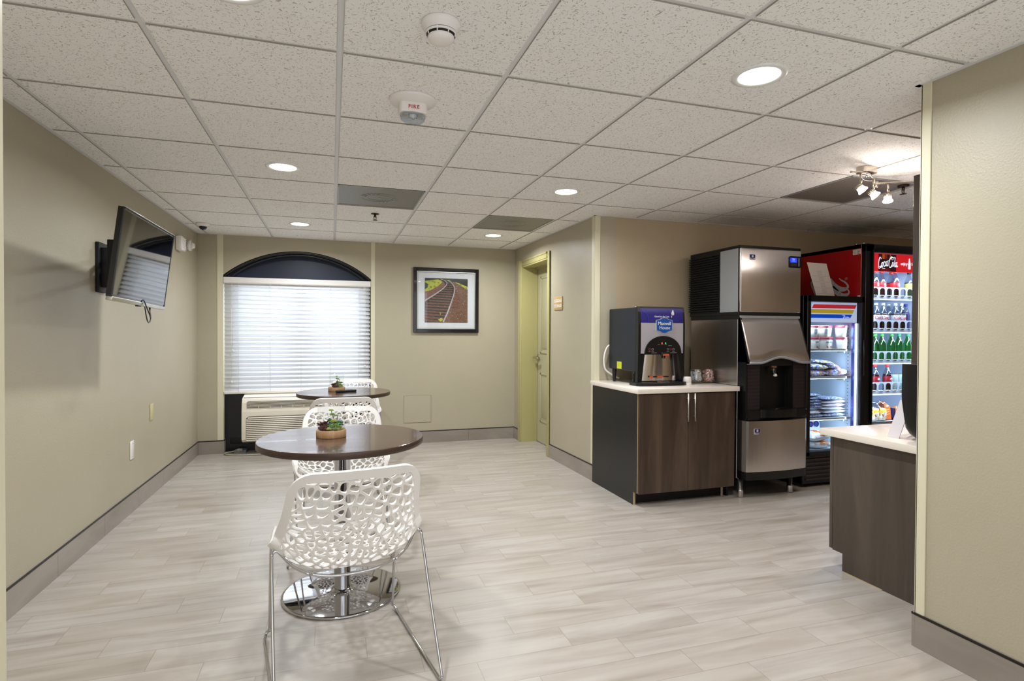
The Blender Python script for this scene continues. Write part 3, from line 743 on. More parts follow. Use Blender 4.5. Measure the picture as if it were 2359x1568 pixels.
def make_shell():
    rnd = random.Random(11); outl, hw = shell_outline()
    arm = []
    for sg in (-1, 1):
        A = [(0.235, .085), (0.245, .20), (0.252, .275), (0.205, .235), (0.165, .150), (0.185, .095)]
        arm.append([(sg*x, q) for x, q in (A if sg > 0 else A[::-1])])
    arm_s = [chaikin(a, 2) for a in arm]
    def inside_arm(x, q, pad=0.022):
        for a in arm:
            P = a if poly_area(a) > 0 else a[::-1]
            if all(((b_[0]-c[0])*(q-c[1])-(b_[1]-c[1])*(x-c[0]))/math.hypot(b_[0]-c[0], b_[1]-c[1]) > -pad for c, b_ in zip(P, P[1:]+P[:1])): return True
        return False
    def border(q): return 0.028 if q > 0.3 else 0.024
    seeds = []; tries = 0
    while tries < 26000:
        tries += 1
        q = rnd.uniform(0.0, .80); x = rnd.uniform(-.30, .30)
        if abs(x) > hw(q)+0.01: continue
        # elongated spacing metric that turns from place to place
        th = 2.6*math.sin(11*x+3)+2.2*math.cos(13*q+1); c, s_ = math.cos(th), math.sin(th); r = 0.0292
        ok = True
        for (a, b_) in seeds:
            dx, dy = a-x, b_-q; u = c*dx+s_*dy; v = -s_*dx+c*dy
            if (u/1.5)**2+(v/0.66)**2 < r*r: ok = False; break
        if ok: seeds.append((x, q))
    holes = []
    for (sx, sq), P in zip(seeds, voronoi_cells(seeds, None)):
        if len(P) < 3: continue
        H = inset(P, rnd.uniform(0.0022, 0.0036))
        if len(H) < 3 or abs(poly_area(H)) < 6e-5: continue
        # keep a solid rim: clip away by pushing points inwards
        bad = False; K = []
        for (x, q) in H:
            lim = hw(min(max(q, 0.022), .80-.024))-border(q)
            if q < 0.018 or q > .80-0.028 or abs(x) > lim+0.012: 
                q = min(max(q, 0.022), .80-0.030)
            x = max(-lim, min(lim, x)); K.append((x, q))
        K2 = []
        for p_ in K:
            if not K2 or math.hypot(p_[0]-K2[-1][0], p_[1]-K2[-1][1]) > 0.001: K2.append(p_)
        if len(K2) > 2 and math.hypot(K2[0][0]-K2[-1][0], K2[0][1]-K2[-1][1]) < 0.001: K2.pop()
        if len(K2) < 3 or abs(poly_area(K2)) < 6e-5: continue
        cx = sum(p_[0] for p_ in K2)/len(K2); cq = sum(p_[1] for p_ in K2)/len(K2)
        if inside_arm(cx, cq, 0.012) or any(inside_arm(x, q, 0.009) for x, q in K2): continue
        if any(abs(x) > hw(q)-0.014 for x, q in K2): continue
        holes.append(chaikin(K2, 2))
    holes += arm_s
    extra = [(x, q) for q in np.linspace(.012, .79, 60) for x in (-hw(q)+0.008, hw(q)-0.008, -hw(q)+0.018, hw(q)-0.018)]
    extra += [(x, .789) for x in np.linspace(-.12, .12, 12)]+[(x, .010) for x in np.linspace(-.10, .10, 10)]
    V, F = holed(outl, holes, extra)
    me = bpy.data.meshes.new('shell'); b = bmesh.new(); vs = [b.verts.new(shell(v.x, v.y)) for v in V]
    for f in F:
        try: fc = b.faces.new([vs[i] for i in f]); fc.smooth = True
        except ValueError: pass
    loose = [v for v in b.verts if not v.link_faces]; bmesh.ops.delete(b, geom=loose, context='VERTS')
    bmesh.ops.recalc_face_normals(b, faces=b.faces[:])
    # thicken by hand: ribs stay full thickness and get bright side walls
    geom = bmesh.ops.solidify(b, geom=b.faces[:], thickness=0.0115)
    for f in b.faces: f.smooth = False
    b.to_mesh(me); b.free(); me.materials.append(M_WHITEPL)
    return me
def make_chair(label, loc, rz):
    t = thing('lattice_chair', label, 'chair', loc, rz, group='white lattice shell chairs on chrome wire legs')
    o = bpy.data.objects.new('seat_shell', SHELL); COL.objects.link(o); o.parent = t
    for s in (-1, 1):
        front = [(s*.215, .13, .43), (s*.245, .175, .405), (s*.25, .20, .36), (s*.252, .245, .06), (s*.253, .258, .032), (s*.262, .262, .018), (s*.268, .245, .008), (s*.270, .22, .0062)]
        run = [(s*.270, .0, .0062), (s*.272, -.29, .0062), (s*.274, -.328, .010), (s*.2745, -.335, .024), (s*.274, -.325, .045)]
        rear = [(s*.272, -.22, .24), (s*.268, -.118, .455), (s*.262, -.108, .474), (s*.25, -.107, .478), (s*.238, -.112, .466)]
        under = [(s*.20, -.145, .428), (s*.15, -.175, .405)]
        MB().tube(catmull(front+run+rear+under, 4), 0.0056, M_CHROME, 8).build('leg', t)
    MB().tube(catmull([(-.15, -.175, .405), (-.08, -.190, .392), (0, -.193, .388), (.08, -.190, .392), (.15, -.175, .405)], 4), 0.0055, M_CHROME, 8).build('crossbar', t)
    MB().tube(catmull([(-.215, .13, .43), (-.12, .09, .408), (0, .08, .402), (.12, .09, .408), (.215, .13, .43)], 4), 0.0055, M_CHROME, 8).build('crossbar', t)
    return t
SHELL = make_shell()
c1 = make_chair('nearest white lattice chair, large in front with its back to the viewer', (0.048, 2.262, 0), 0.16)
def chair_copy(label, x, y, rz):
    c = copy_tree(c1); c.location = (x, y, 0); c.rotation_euler = (0, 0, rz); c['label'] = label; return c
chair_copy('white lattice chair at the far side of the nearest table, facing the viewer', 0.055, 3.42, PI-0.03)
chair_copy('white lattice chair with its back to the viewer at the table by the window', 0.075, 4.47, 0.02)
chair_copy('farthest white lattice chair, between the far table and the window', 0.165, 5.53, PI-0.16)

# ------------------------------------------------------------------ round pedestal tables
def make_table(label, x, y):
    t = thing('round_table', label, 'table', (x, y, 0), group='round pedestal tables with dark tops')
    MB().lathe([(0, 0.712), (0.374, 0.712), (0.379, 0.716), (0.379, 0.7395), (0.3775, 0.7415)], M_TEDGE, n=96).build('edge_band', t)
    MB().lathe([(0, 0.7425), (0.3765, 0.7425), (0.3778, 0.7415)], M_TOP, n=96, smooth=False).build('tabletop', t)
    MB().lathe([(0.038, 0.014), (0.038, 0.705), (0.11, 0.705), (0.11, 0.712)], M_CHROME, n=40).build('pedestal', t)
    MB().lathe([(0, 0), (0.271, 0), (0.274, 0.003), (0.273, 0.010), (0.262, 0.0122), (0.08, 0.0125), (0.052, 0.014), (0.046, 0.018), (0.042, 0.024), (0.0385, 0.026)], M_MIRROR, n=96).build('base_plate', t)
    return t
t1 = make_table('nearest round table with a dark wood top and mirror steel base', 0.048, 2.812)
t2 = copy_tree(t1); t2.location = (0.098, 4.965, 0); t2['label'] = 'farther round dark table by the window with the remote control on it'

# ------------------------------------------------------------------ succulent terrariums
M_LEAF1 = pmat('green_succulent', (112,150,58), 0.45); M_LEAF2 = pmat('blue_green_succulent', (74,122,84), 0.5)
M_LEAF3 = pmat('dark_red_succulent', (74,24,28), 0.45); M_LEAF4 = pmat('yellow_green_succulent', (164,176,74), 0.45); M_STEM = pmat('brown_stem', (84,60,40), 0.7)
M_SOIL = pattern_mat('pebble_soil', [(70,56,42), (150,120,84), (110,88,62)], 140, 0.9)
def leaf_at(mb, c, d, L, wd, m):
    d = Vector(d).normalized(); q = Vector((0,0,1)).rotation_difference(d).to_matrix().to_4x4(); q.translation = Vector(c)
    mb.lathe([(0, 0), (wd*.55, L*.15), (wd, L*.5), (wd*.75, L*.8), (0, L)], m, n=7, mat=q, sy=0.55)
def rosette(mb, c, r, n, m, up_=0.5, rings=3, pt=1.0, rs=None):
    for k in range(rings):
        el = R(15+70*k/max(1, rings-1))*up_*1.4; kk = max(3, n-k*2)
        for i in range(kk):
            a = 2*PI*i/kk+k*0.5
            leaf_at(mb, (c[0], c[1], c[2]), (math.cos(a)*math.cos(el), math.sin(a)*math.cos(el), math.sin(el)), r*(1-0.18*k)*pt, r*0.27, m)
def make_terrarium(label, x, y, z, rz, sc=1.0):
    t = thing('terrarium', label, 'terrarium', (x, y, z), rz, group='glass terrariums with succulents on the tables')
    MB().lathe([(0, 0), (0.0675, 0), (0.069, 0.002), (0.069, 0.033), (0.0675, 0.035), (0.0635, 0.035), (0.0635, 0.022), (0, 0.022)], M_TERRW, n=56).build('wooden_base', t)
    MB().lathe([(0.0605, 0.024), (0.0622, 0.024), (0.0622, 0.146), (0.0614, 0.148), (0.0605, 0.146), (0.0605, 0.024)], M_GLASS, n=56).build('glass_cylinder', t)
    MB().lathe([(0.0585, 0.024), (0.054, 0.031), (0.03, 0.034), (0, 0.035)], M_SOIL, n=32).build('soil', t)
    b = MB(); rosette(b, (-0.030, -0.012, 0.038), 0.034, 9, M_LEAF3, 0.75, 4); rosette(b, (-0.028, 0.01, 0.052), 0.026, 7, M_LEAF3, 0.8, 3)
    for k in range(9): a = k*0.75; leaf_at(b, (-0.034+0.006*math.cos(a), -0.006, 0.045+0.002*k), (math.cos(a)*.8-0.3, math.sin(a)*.6, 0.55), 0.03, 0.0045, M_LEAF3)
    b.build('red_succulent', t)
    b = MB()
    for k in range(6): rosette(b, (-0.006+0.002*math.sin(k*2), -0.012, 0.034+0.0095*k), 0.016-0.0008*k, 7, M_LEAF2 if k % 2 else M_LEAF1, 0.5, 2)
    b.tube([(-0.006, -0.012, 0.03), (-0.006, -0.012, 0.09)], 0.003, M_STEM, 6); b.build('columnar_succulent', t)
    b = MB(); st = catmull([(0.014, -0.004, 0.03), (0.016, 0, 0.07), (0.006, 0.0, 0.10), (0.0, 0.0, 0.125)], 4); b.tube(st, 0.0018, M_STEM, 6)
    b.tube(catmull([(0.016, 0, 0.06), (0.026, -0.006, 0.08), (0.028, -0.008, 0.098)], 4), 0.0015, M_STEM, 6)
    for c, r, m_ in (((0.0, 0.0, 0.124), 0.014, M_LEAF4), ((0.005, 0, 0.104), 0.015, M_LEAF1), ((0.022, -0.004, 0.098), 0.010, M_LEAF1), ((0.010, -0.012, 0.072), 0.019, M_LEAF4), ((0.02, -0.016, 0.052), 0.020, M_LEAF1), ((0.0, -0.026, 0.046), 0.017, M_LEAF2), ((0.038, -0.012, 0.066), 0.020, M_LEAF2), ((0.034, -0.022, 0.046), 0.017, M_LEAF1), ((-0.01, -0.036, 0.040), 0.015, M_LEAF4), ((0.02, -0.038, 0.040), 0.012, M_LEAF1), ((0.044, 0.012, 0.050), 0.015, M_LEAF2), ((0.01, 0.02, 0.060), 0.018, M_LEAF1), ((0.046, -0.018, 0.036), 0.010, M_LEAF4)):
        rosette(b, c, r, 7, m_, 0.6, 3)
    b.build('branching_succulent', t)
    t.scale = (sc, sc, sc); return t
make_terrarium('succulent terrarium on the nearest round table', -0.003, 2.835, 0.7425, 0)
make_terrarium('small succulent terrarium on the far table, beside the black remote', 0.038, 5.02, 0.7425, 0.9)
t = thing('remote_control', 'black remote control lying on the far round table', 'remote control', (0.112, 4.908, 0.7425), 0.30)
b = MB(); b.prism(rrect(-0.085, -0.022, 0.085, 0.022, 0.012), M_BLACK, 'z', 0.001, 0.019); o = b.build('body', t); mod_bevel(o, 0.004)
b = MB()
for i in range(9):
    for j in range(3): b.box(-0.068+i*0.014, -0.013+j*0.011, 0.018, -0.060+i*0.014, -0.006+j*0.011, 0.0205, pmat('dark_rubber_key', (44,44,48), 0.6), 0.001, 1)
b.build('keypad', t)

# ------------------------------------------------------------------ wall television
yw, tl = 0.052, 0.118
n_ = Vector((math.cos(yw)*math.cos(tl), -math.sin(yw)*math.cos(tl), -math.sin(tl)))
rt_ = Vector((math.sin(yw), math.cos(yw), 0)); up_ = n_.cross(rt_)
if up_.z < 0: up_ = -up_
ca, sa = math.cos(-0.025), math.sin(-0.025); R2 = rt_*ca+up_*sa; U2 = -rt_*sa+up_*ca; N2 = R2.cross(U2)
tvm = Matrix((R2, U2, N2)).transposed().to_4x4()
tv = thing('television', 'black flat television on a swivel arm on the left wall', 'television', (-0.946, 3.489, 1.60))
def tvpart(b, name, parent=None, bev=None):
    bmesh.ops.transform(b.bm, matrix=tvm, verts=b.bm.verts); o = b.build(name, parent or tv)
    if bev: mod_bevel(o, bev)
    return o
M_TVB = pmat('gloss_black_bezel', (10,10,14), 0.15, coat=0.5); M_SCR = pmat('tv_screen_glass', (3,3,4), 0.03, 0, 0.9, coat=0.4, ior=1.6, bump=(10,0.0))
M_SCR.node_tree.nodes['Principled BSDF'].inputs['Specular IOR Level'].default_value = 1.0
W2, H2 = .3675, .225
b = MB(); b.box(-W2, -H2+0.018, -0.028, W2, H2, -0.002, M_TVB)
b.box(-W2, -H2+0.018, -0.004, -W2+0.009, H2, 0.0015, M_TVB); b.box(W2-0.009, -H2+0.018, -0.004, W2, H2, 0.0015, M_TVB); b.box(-W2, H2-0.012, -0.004, W2, H2, 0.0015, M_TVB)
b.box(-0.28, -0.18, -0.062, 0.28, 0.15, -0.028, M_BLACK, 0.012)
tvpart(b, 'housing', bev=0.002)
b = MB(); b.box(-W2+0.009, -H2+0.03, -0.003, W2-0.009, H2-0.012, -0.0008, M_SCR); tvpart(b, 'screen')
b = MB(); b.box(-W2, -H2, -0.026, W2, -H2+0.02, 0.003, M_ALU, 0.003); b.box(-0.02, -H2-0.006, -0.02, 0.02, -H2+0.002, -0.005, M_BLACK); o = tvpart(b, 'bottom_trim')
b = MB(); b.tube([(-W2, H2+0.001, 0.0), (W2, H2+0.001, 0.0)], 0.0025, M_GREYM, 6); tvpart(b, 'top_edge')
O = Vector(tv.location)
b = MB(); wx = XL(4.0)-O.x
b.box(wx, 3.90-O.y, 1.47-1.6, wx+0.02, 4.03-O.y, 1.765-1.6, M_BLACKM, 0.003)
b.box(wx+0.02, 3.925-O.y, 1.50-1.6, wx+0.06, 4.0-O.y, 1.735-1.6, M_BLACKM, 0.003); b.build('wall_plate', tv)
b = MB()
for z in (-0.05, 0.05):
    b.tube([(wx+0.05, 3.96-O.y, z+0.02), (-0.20, 0.28, z+0.02), (-0.14, 0.04, z+0.0)], 0.014, M_BLACKM, 8)
b.box(-0.15, -0.10, -0.11, -0.085, 0.10, 0.11, M_BLACKM, 0.004); b.build('swivel_arm', tv)
b = MB(); b.tube(catmull([(-0.02, 0.02, -0.19), (0.0, 0.05, -0.27), (-0.02, 0.13, -0.275), (-0.03, 0.17, -0.22)], 6), 0.003, M_BLACK, 6)
b.tube(catmull([(-0.04, 0.10, -0.20), (-0.03, 0.11, -0.29), (-0.03, 0.15, -0.31), (-0.03, 0.18, -0.28), (-0.04, 0.18, -0.2)], 6), 0.003, M_BLACK, 6); b.build('cable', tv)
# ------------------------------------------------------------------ window blind
t = thing('window_blind', 'white horizontal blind covering the arched window, glowing with daylight', 'window blind', (0, YB, 0))
bx0, bx1 = AX0+0.008, AX1-0.01
b = MB(); b.box(bx0-0.004, -0.012, 1.735, bx1+0.004, 0.05, 1.798, M_WHITEPL, 0.004); b.box(bx0-0.004, -0.016, 1.742, bx1+0.004, -0.010, 1.757, M_WHITEPL, 0.002); b.build('valance', t)
b = MB(); NS = 25; z_top, z_bot = 1.722, 0.655
for k in range(NS):
    z = z_top-(z_top-z_bot)*k/(NS-1); ang = R(-63+2.0*math.sin(k*1.3)); wdt = 0.052; P = []
    for i in range(7):
        f = i/6-0.5; yy = f*wdt; cam_ = 0.0035*(1-4*f*f)
        y_ = yy*math.cos(ang)-cam_*math.sin(ang); z_ = yy*math.sin(ang)*-1+cam_*math.cos(ang)
        P.append((y_, z_))
    sag_ = 0.002*math.sin(k*2.1)
    b.quadgrid([[(x, 0.018+y_, z+z_+sag_*math.sin(PI*(x-bx0)/(bx1-bx0))) for (y_, z_) in P] for x in np.linspace(bx0, bx1, 9)], M_SLAT)
so = b.build('slats', t); sd = so.modifiers.new('thick', 'SOLIDIFY'); sd.thickness = 0.0022
b = MB(); b.box(bx0, -0.006, 0.604, bx1, 0.045, 0.632, M_WHITEPL, 0.003); b.build('bottom_rail', t)
for x in (-0.91, -0.61, -0.31, -0.02, 0.275):
    for y_ in (-0.010, 0.044): MB().tube([(x, y_, 1.74), (x, y_, 0.62)], 0.0014, M_WHITE, 5).build('ladder_cord', t)
for x, zb in ((-0.975, 0.72), (-0.965, 1.04), (0.33, 1.60), (0.335, 0.86), (0.345, 0.86)):
    b = MB(); b.tube([(x, -0.016, 1.735), (x, -0.016, zb+0.02)], 0.001, M_WHITE, 5); b.lathe([(0, 0.024), (0.004, 0.022), (0.006, 0), (0, -0.002)], M_WHITEPL, c=(x, -0.016, zb), n=10); b.build('pull_cord', t)
# ------------------------------------------------------------------ wall heater / air conditioner under the window
M_AC = pmat('almond_white_plastic', (222,214,198), 0.4)
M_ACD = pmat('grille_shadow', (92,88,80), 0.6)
t = thing('wall_air_conditioner', 'almond white air conditioner with louvred grille under the window', 'air conditioner', (-0.86, 6.18, 0))
AW = 1.06
b = MB()
prof = [(0.23, 0.13), (0.05, 0.13), (0.028, 0.14), (0.0, 0.16), (-0.004, 0.30), (0.002, 0.44), (0.02, 0.53), (0.045, 0.566), (0.06, 0.575), (0.23, 0.603)]
def pr_y(z): return float(np.interp(z, [p[1] for p in prof[2:8]], [p[0] for p in prof[2:8]]))
b.prism([(y_, z_) for y_, z_ in prof], M_AC, 'x', 0, AW); cs_ = b.build('casing', t); mod_bevel(cs_, 0.008, 3, 40)
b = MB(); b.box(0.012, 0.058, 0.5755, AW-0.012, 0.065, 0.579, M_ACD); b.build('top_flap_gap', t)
b = MB(); y_ = pr_y(0.50)-0.0015
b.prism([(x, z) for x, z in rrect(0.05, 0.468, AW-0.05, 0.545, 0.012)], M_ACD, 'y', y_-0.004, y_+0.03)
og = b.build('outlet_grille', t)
b = MB()
for k in range(6): z = 0.474+k*0.0125; yy = y_-0.0085; b.box(0.052, yy, z, AW-0.052, yy+0.006, z+0.0045, M_AC)
for k in range(1, 9): x = 0.05+(AW-0.1)*k/9; b.prism([(pr_y(0.47)-0.009, 0.468), (pr_y(0.545)-0.007, 0.545), (pr_y(0.545), 0.545), (pr_y(0.47), 0.468)], M_AC, 'x', x, x+0.004)
b.build('outlet_slat', og)
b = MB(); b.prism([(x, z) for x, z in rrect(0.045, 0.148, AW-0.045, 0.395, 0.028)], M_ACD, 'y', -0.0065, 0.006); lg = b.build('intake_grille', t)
b = MB()
for k in range(13):
    z = 0.152+k*0.0185; x0 = 0.047 if k < 12 else 0.06
    b.prism([(-0.0065, z), (-0.0135, z+0.002), (-0.0125, z+0.006), (-0.0065, z+0.0125)], M_AC, 'x', x0, AW-x0)
b.build('intake_louvre', lg)
t = thing('power_cord', 'grey-beige power cord with plug coiled on the floor under the window', 'power cord', (-0.95, 6.40, 0))
b = MB(); b.tube(catmull([(0.035, -0.02, 0.028), (-0.02, -0.02, 0.014), (-0.075, -0.035, 0.009), (-0.08, -0.09, 0.008), (-0.02, -0.16, 0.008), (0.12, -0.205, 0.008), (0.35, -0.20, 0.008), (0.62, -0.17, 0.008), (0.78, -0.12, 0.02), (0.8, -0.06, 0.12)], 7), 0.0075, pmat('beige_cord', (168,160,142), 0.5), 8); b.build('cord', t)
b = MB(); b.box(0.025, -0.035, 0.012, 0.075, -0.005, 0.042, pmat('beige_cord', ), 0.006); b.build('plug', t)
MB().box(-0.06, -0.05, 0, 0.05, 0.05, 0.025, pmat('grey_blue_plate', (120,132,136), 0.5)).build('cable_cover', t).location = (0.06, 0.02, 0)
# ------------------------------------------------------------------ small wall fixtures
def plate(name, label, cat, y, z, wy, hz, m, screws=True):
    x = XL(y); t = thing(name, label, cat, (x, y, z)); b = MB(); b.box(0, -wy/2, -hz/2, 0.006, wy/2, hz/2, m, 0.0025); b.build('cover_plate', t)
    if screws:
        for s in (-1, 1): MB().cyl((0.0055, 0, s*hz*0.36), (0.0072, 0, s*hz*0.36), 0.0035, M_ALU, 12).build('screw', t)
    return t
plate('blank_wall_plate', 'white blank wall plate low on the left wall, nearer of the two', 'wall plate', 4.497, 0.424, 0.075, 0.125, M_WHITEPL)
plate('blank_wall_plate', 'beige wall plate on the left wall, farther and higher than the white one', 'wall plate', 4.925, 0.628, 0.075, 0.125, pmat('beige_plate', (196,184,140), 0.4), False)
t = thing('wall_chime', 'white slatted alarm sounder on the left wall just behind the television', 'alarm sounder', (XL(5.65), 5.66, 2.015))
b = MB(); b.box(0, -0.075, -0.062, 0.055, 0.075, 0.062, M_WHITEPL, 0.012); hb = b.build('housing', t)
b = MB()
for k in range(7): b.box(0.054, -0.05, -0.045+k*0.014, 0.058, 0.05, -0.038+k*0.014, M_VENTW)
b.build('grille', hb)
t = thing('wall_strobe', 'round white alarm strobe beside the slatted sounder on the left wall', 'alarm strobe', (XL(6.0), 6.02, 2.05))
b = MB(); b.cyl((0, 0, 0), (0.03, 0, 0), 0.05, M_WHITEPL, 28); b.cyl((0.028, 0, 0), (0.06, 0, 0), 0.036, M_WHITEPL, 28, r1=0.02); b.build('housing', t)
# access panel
t = thing('access_panel', 'square wall-coloured access panel low on the back wall', 'access panel', (0.917, YB, 0.383))
b = MB(); b.box(-0.15, -0.004, -0.15, 0.15, 0, 0.15, M_WALL, 0.0015, 1); b.build('panel', t)
b = MB(); M_EDGE = pmat('panel_edge_line', (140,130,104), 0.6)
for q in ((-0.153,-0.153,0.153,-0.150),(-0.153,0.150,0.153,0.153),(-0.153,-0.153,-0.150,0.153),(0.150,-0.153,0.153,0.153)): b.box(q[0], -0.003, q[1], q[2], 0, q[3], M_EDGE)
b.build('frame', t)
# storage sign
t = thing('door_sign', 'small tan room sign on the wall beside the storage door', 'sign', (XR(5.08), 5.08, 1.53))
b = MB(); b.box(-0.008, -0.10, -0.065, 0.0, 0.10, 0.065, pmat('tan_sign', (190,160,108), 0.4), 0.003); b.build('plate', t)
b = MB(); b.text('LUGGAGE', (-0.0085, 0, 0.024), SX, SZ, 0.042, M_WHITE, bold=0.0004); b.text('STORAGE', (-0.0085, 0, -0.026), SX, SZ, 0.042, M_WHITE, bold=0.0004); b.build('lettering', t)
# ------------------------------------------------------------------ framed railway photograph
PX0, PX1, PZ0, PZ1 = 0.865, 1.613, 1.243, 1.972
t = thing('framed_picture', 'black framed picture of a curving railway track on the back wall', 'picture', ((PX0+PX1)/2, YB, (PZ0+PZ1)/2))
hw_, hh_ = (PX1-PX0)/2, (PZ1-PZ0)/2
def frame4(b, a0, c0, a1, c1, y0, y1, m, bev=0.0):
    b.box(-a0, y0, -c0, -a1, y1, c0, m, bev, 1); b.box(a1, y0, -c0, a0, y1, c0, m, bev, 1); b.box(-a1, y0, c1, a1, y1, c0, m, bev, 1); b.box(-a1, y0, -c0, a1, y1, -c1, m, bev, 1)
b = MB(); frame4(b, hw_, hh_, hw_-0.038, hh_-0.038, -0.032, 0, M_TVB, 0.003); fo = b.build('frame', t)
b = MB(); frame4(b, hw_-0.038, hh_-0.038, hw_-0.050, hh_-0.050, -0.026, 0, M_ALU, 0.003); b.build('silver_fillet', t)
b = MB(); b.box(-hw_+0.045, -0.014, -hh_+0.045, hw_-0.045, -0.004, hh_-0.045, pmat('white_mat_board', (214,214,218), 0.7)); b.build('mat_board', t)
b = MB(); ax, az = 0.246, 0.250; ox, oz = 0.0, 0.0
b.box(-ax, -0.0165, -az, ax, -0.014, az, pattern_mat('gravel_print', [(46,30,24), (120,82,56), (86,54,38), (160,130,104)], 90, 0.5))
def A2(u, v): return (-ax+2*ax*u, -az+2*az*v)      # picture coordinates, v up
def layer(pts, y, m): 
    b.prism([A2(*p) for p in pts], m, 'y', y, y+0.0004)
MG = pattern_mat('grass_print', [(120,130,20), (170,172,30), (90,110,30)], 25, 0.5); MD = pmat('dark_trees_print', (14,18,14), 0.5); MT = pattern_mat('sleeper_print', [(58,34,26), (112,66,44), (84,48,34), (146,98,70)], 30, 0.5, (1,1,4))
MR = pmat('rail_print', (176,168,170), 0.4); MSH = pmat('rail_gap_print', (18,12,10), 0.5); MRB = pattern_mat('red_ballast_print', [(92,52,40), (120,72,56), (70,40,32)], 120, 0.5)
layer([(0, 1), (1, 1), (1, .93), (0, .93)], -0.0170, MD); layer([(.58, 1), (1, 1), (1, .80), (.72, .93)], -0.0171, MD)
layer([(0, .93), (.3, .975), (.42, .93), (.30, .82), (.12, .72), (0, .69)], -0.0172, MG); layer([(.70, .92), (.80, .90), (1, .82), (1, .76), (.86, .83)], -0.0173, MG)
layer([(0, .90), (.08, .86), (.06, .78), (0, .74)], -0.0174, pmat('dark_bush_print', (40,60,26), 0.5))
layer([(.30, .98), (.42, .95), (.48, .88), (.36, .78), (.0, .52), (0, .69), (.12, .72), (.30, .82), (.42, .90), (.36, .96)], -0.0175, MRB)
layer([(.38, .965), (.58, .965), (.62, .94), (.36, .94)], -0.0175, MG)
layer([(.40, .97), (.55, .95), (.68, .80), (.66, .60), (.50, .12), (.42, 0), (0, 0), (0, .45), (.30, .66), (.48, .84)], -0.0176, MSH)
for k in range(17):
    f = k/16; v = .93-.86*f**1.25-0.02; hgt = .010+.050*f; 
    xl = float(np.interp(v, [0, .2, .42, .6, .75, .9, 1], [-.02, .0, .02, .22, .38, .50, .50])); xr = float(np.interp(v, [0, .2, .4, .6, .75, .9, 1], [.46, .56, .78, .80, .76, .62, .56])) if v > .35 else float(np.interp(v, [0, .2, .35], [.42, .52, .60]))
    layer([(max(0, xl), v+hgt*.5), (min(xr, 1), v-hgt*.2), (min(xr, 1), v-hgt*.9), (max(0, xl), v-hgt*.45)], -0.0178-0.00001*k, MT)
for k in range(7):
    v = .66-.105*k*(.8+.05*k); 
    if v > .12: layer([(.72, v), (.82, v-.01), (.82, v-.05), (.70, v-.04)], -0.01782, MT)
def prail(pts, w0, w1):
    P = catmull(pts, 6); n = len(P); L, Q = [], []
    for i, p in enumerate(P):
        q0, q1 = P[max(i-1, 0)], P[min(i+1, n-1)]; tx, ty = q1[0]-q0[0], q1[1]-q0[1]; l = math.hypot(tx, ty); wv = (w0+(w1-w0)*i/(n-1))/2
        L.append((min(1, max(0, p[0]-ty/l*wv)), min(1, max(0, p[1]+tx/l*wv)))); Q.append((min(1, max(0, p[0]+ty/l*wv)), min(1, max(0, p[1]-tx/l*wv))))
    for i in range(n-1): layer([L[i], L[i+1], Q[i+1], Q[i]], -0.0184, MR)
prail([(.36, .985), (.46, .95), (.51, .88), (.42, .77), (.24, .64), (.0, .49)], .008, .026); prail([(.52, .96), (.62, .90), (.685, .80), (.68, .68), (.62, .48), (.53, .24), (.42, 0)], .008, .034)
layer([(.30, .07), (.40, .11), (.42, .05), (.36, .02)], -0.0185, MG); layer([(.34, .24), (.38, .20), (.36, .17)], -0.0185, MG)
b.build('print', t)
b = MB(); b.box(-hw_+0.05, -0.0205, -hh_+0.05, hw_-0.05, -0.020, hh_-0.05, M_GLASS); b.build('glazing', t)
# ------------------------------------------------------------------ coffee station cabinet and worktop
CX0, CX1, CY0, CY1 = 2.082, 2.905, 3.58, 4.312
t = thing('coffee_cabinet', 'dark walnut two-door base cabinet with a black side below the coffee machine', 'cabinet', (CX0, CY0, 0))
W_, D_ = CX1-CX0, CY1-CY0; M_CSIDE = wood_mat('black_side_laminate', (11,12,14), (15,16,18), (19,20,22), 0.32); M_EDGEB = pmat('raw_edge_band', (178,158,122), 0.6)
b = MB(); b.prism([(0, 0.094), (0.055, 0.094), (0.055, 0), (D_, 0), (D_, 0.812), (0, 0.812)], M_CSIDE, 'x', 0, 0.018)
b.prism([(0, 0.094), (0.055, 0.094), (0.055, 0), (D_, 0), (D_, 0.812), (0, 0.812)], M_CSIDE, 'x', W_-0.018, W_)
b.box(0.018, 0.0, 0.094, W_-0.018, D_, 0.112, M_CSIDE); b.box(0.018, D_-0.02, 0, W_-0.018, D_, 0.812, M_CSIDE); b.box(0.018, 0, 0.794, W_-0.018, D_, 0.812, M_CSIDE)
b.box(0.018, 0.09, 0, W_-0.018, 0.10, 0.094, M_BLACKM); b.build('carcass', t)
for q in ((0.0, 0.052, 0, 0.018, 0.0555, 0.094), (W_-0.068, 0.052, 0.004, W_-0.034-0.016, 0.0555, 0.094), (-0.001, -0.002, 0.096, 0.006, 0.001, 0.812)): MB().box(*q, M_EDGEB).build('edge_band', t)
dm = 0.412
for x0, x1, hx in ((0.004, dm-0.0015, dm-0.022), (dm+0.0015, W_-0.004, dm+0.036)):
    b = MB(); b.box(x0, -0.019, 0.092, x1, -0.001, 0.806, M_CAB, 0.0012, 1); dr = b.build('door', t)
    b = MB(); b.cyl((hx, -0.048, 0.602), (hx, -0.048, 0.808), 0.0055, M_ALU, 14)
    for z in (0.64, 0.77): b.cyl((hx, -0.048, z), (hx, -0.018, z), 0.004, M_ALU, 10)
    b.build('handle', dr)
b = MB(); b.box(2.062, 3.545, 0.8125, 2.932, 4.3185, 0.8475, M_QUARTZ, 0.002)
tag(b.build('countertop'), 'white stone worktop lying on the dark coffee cabinet', 'worktop')

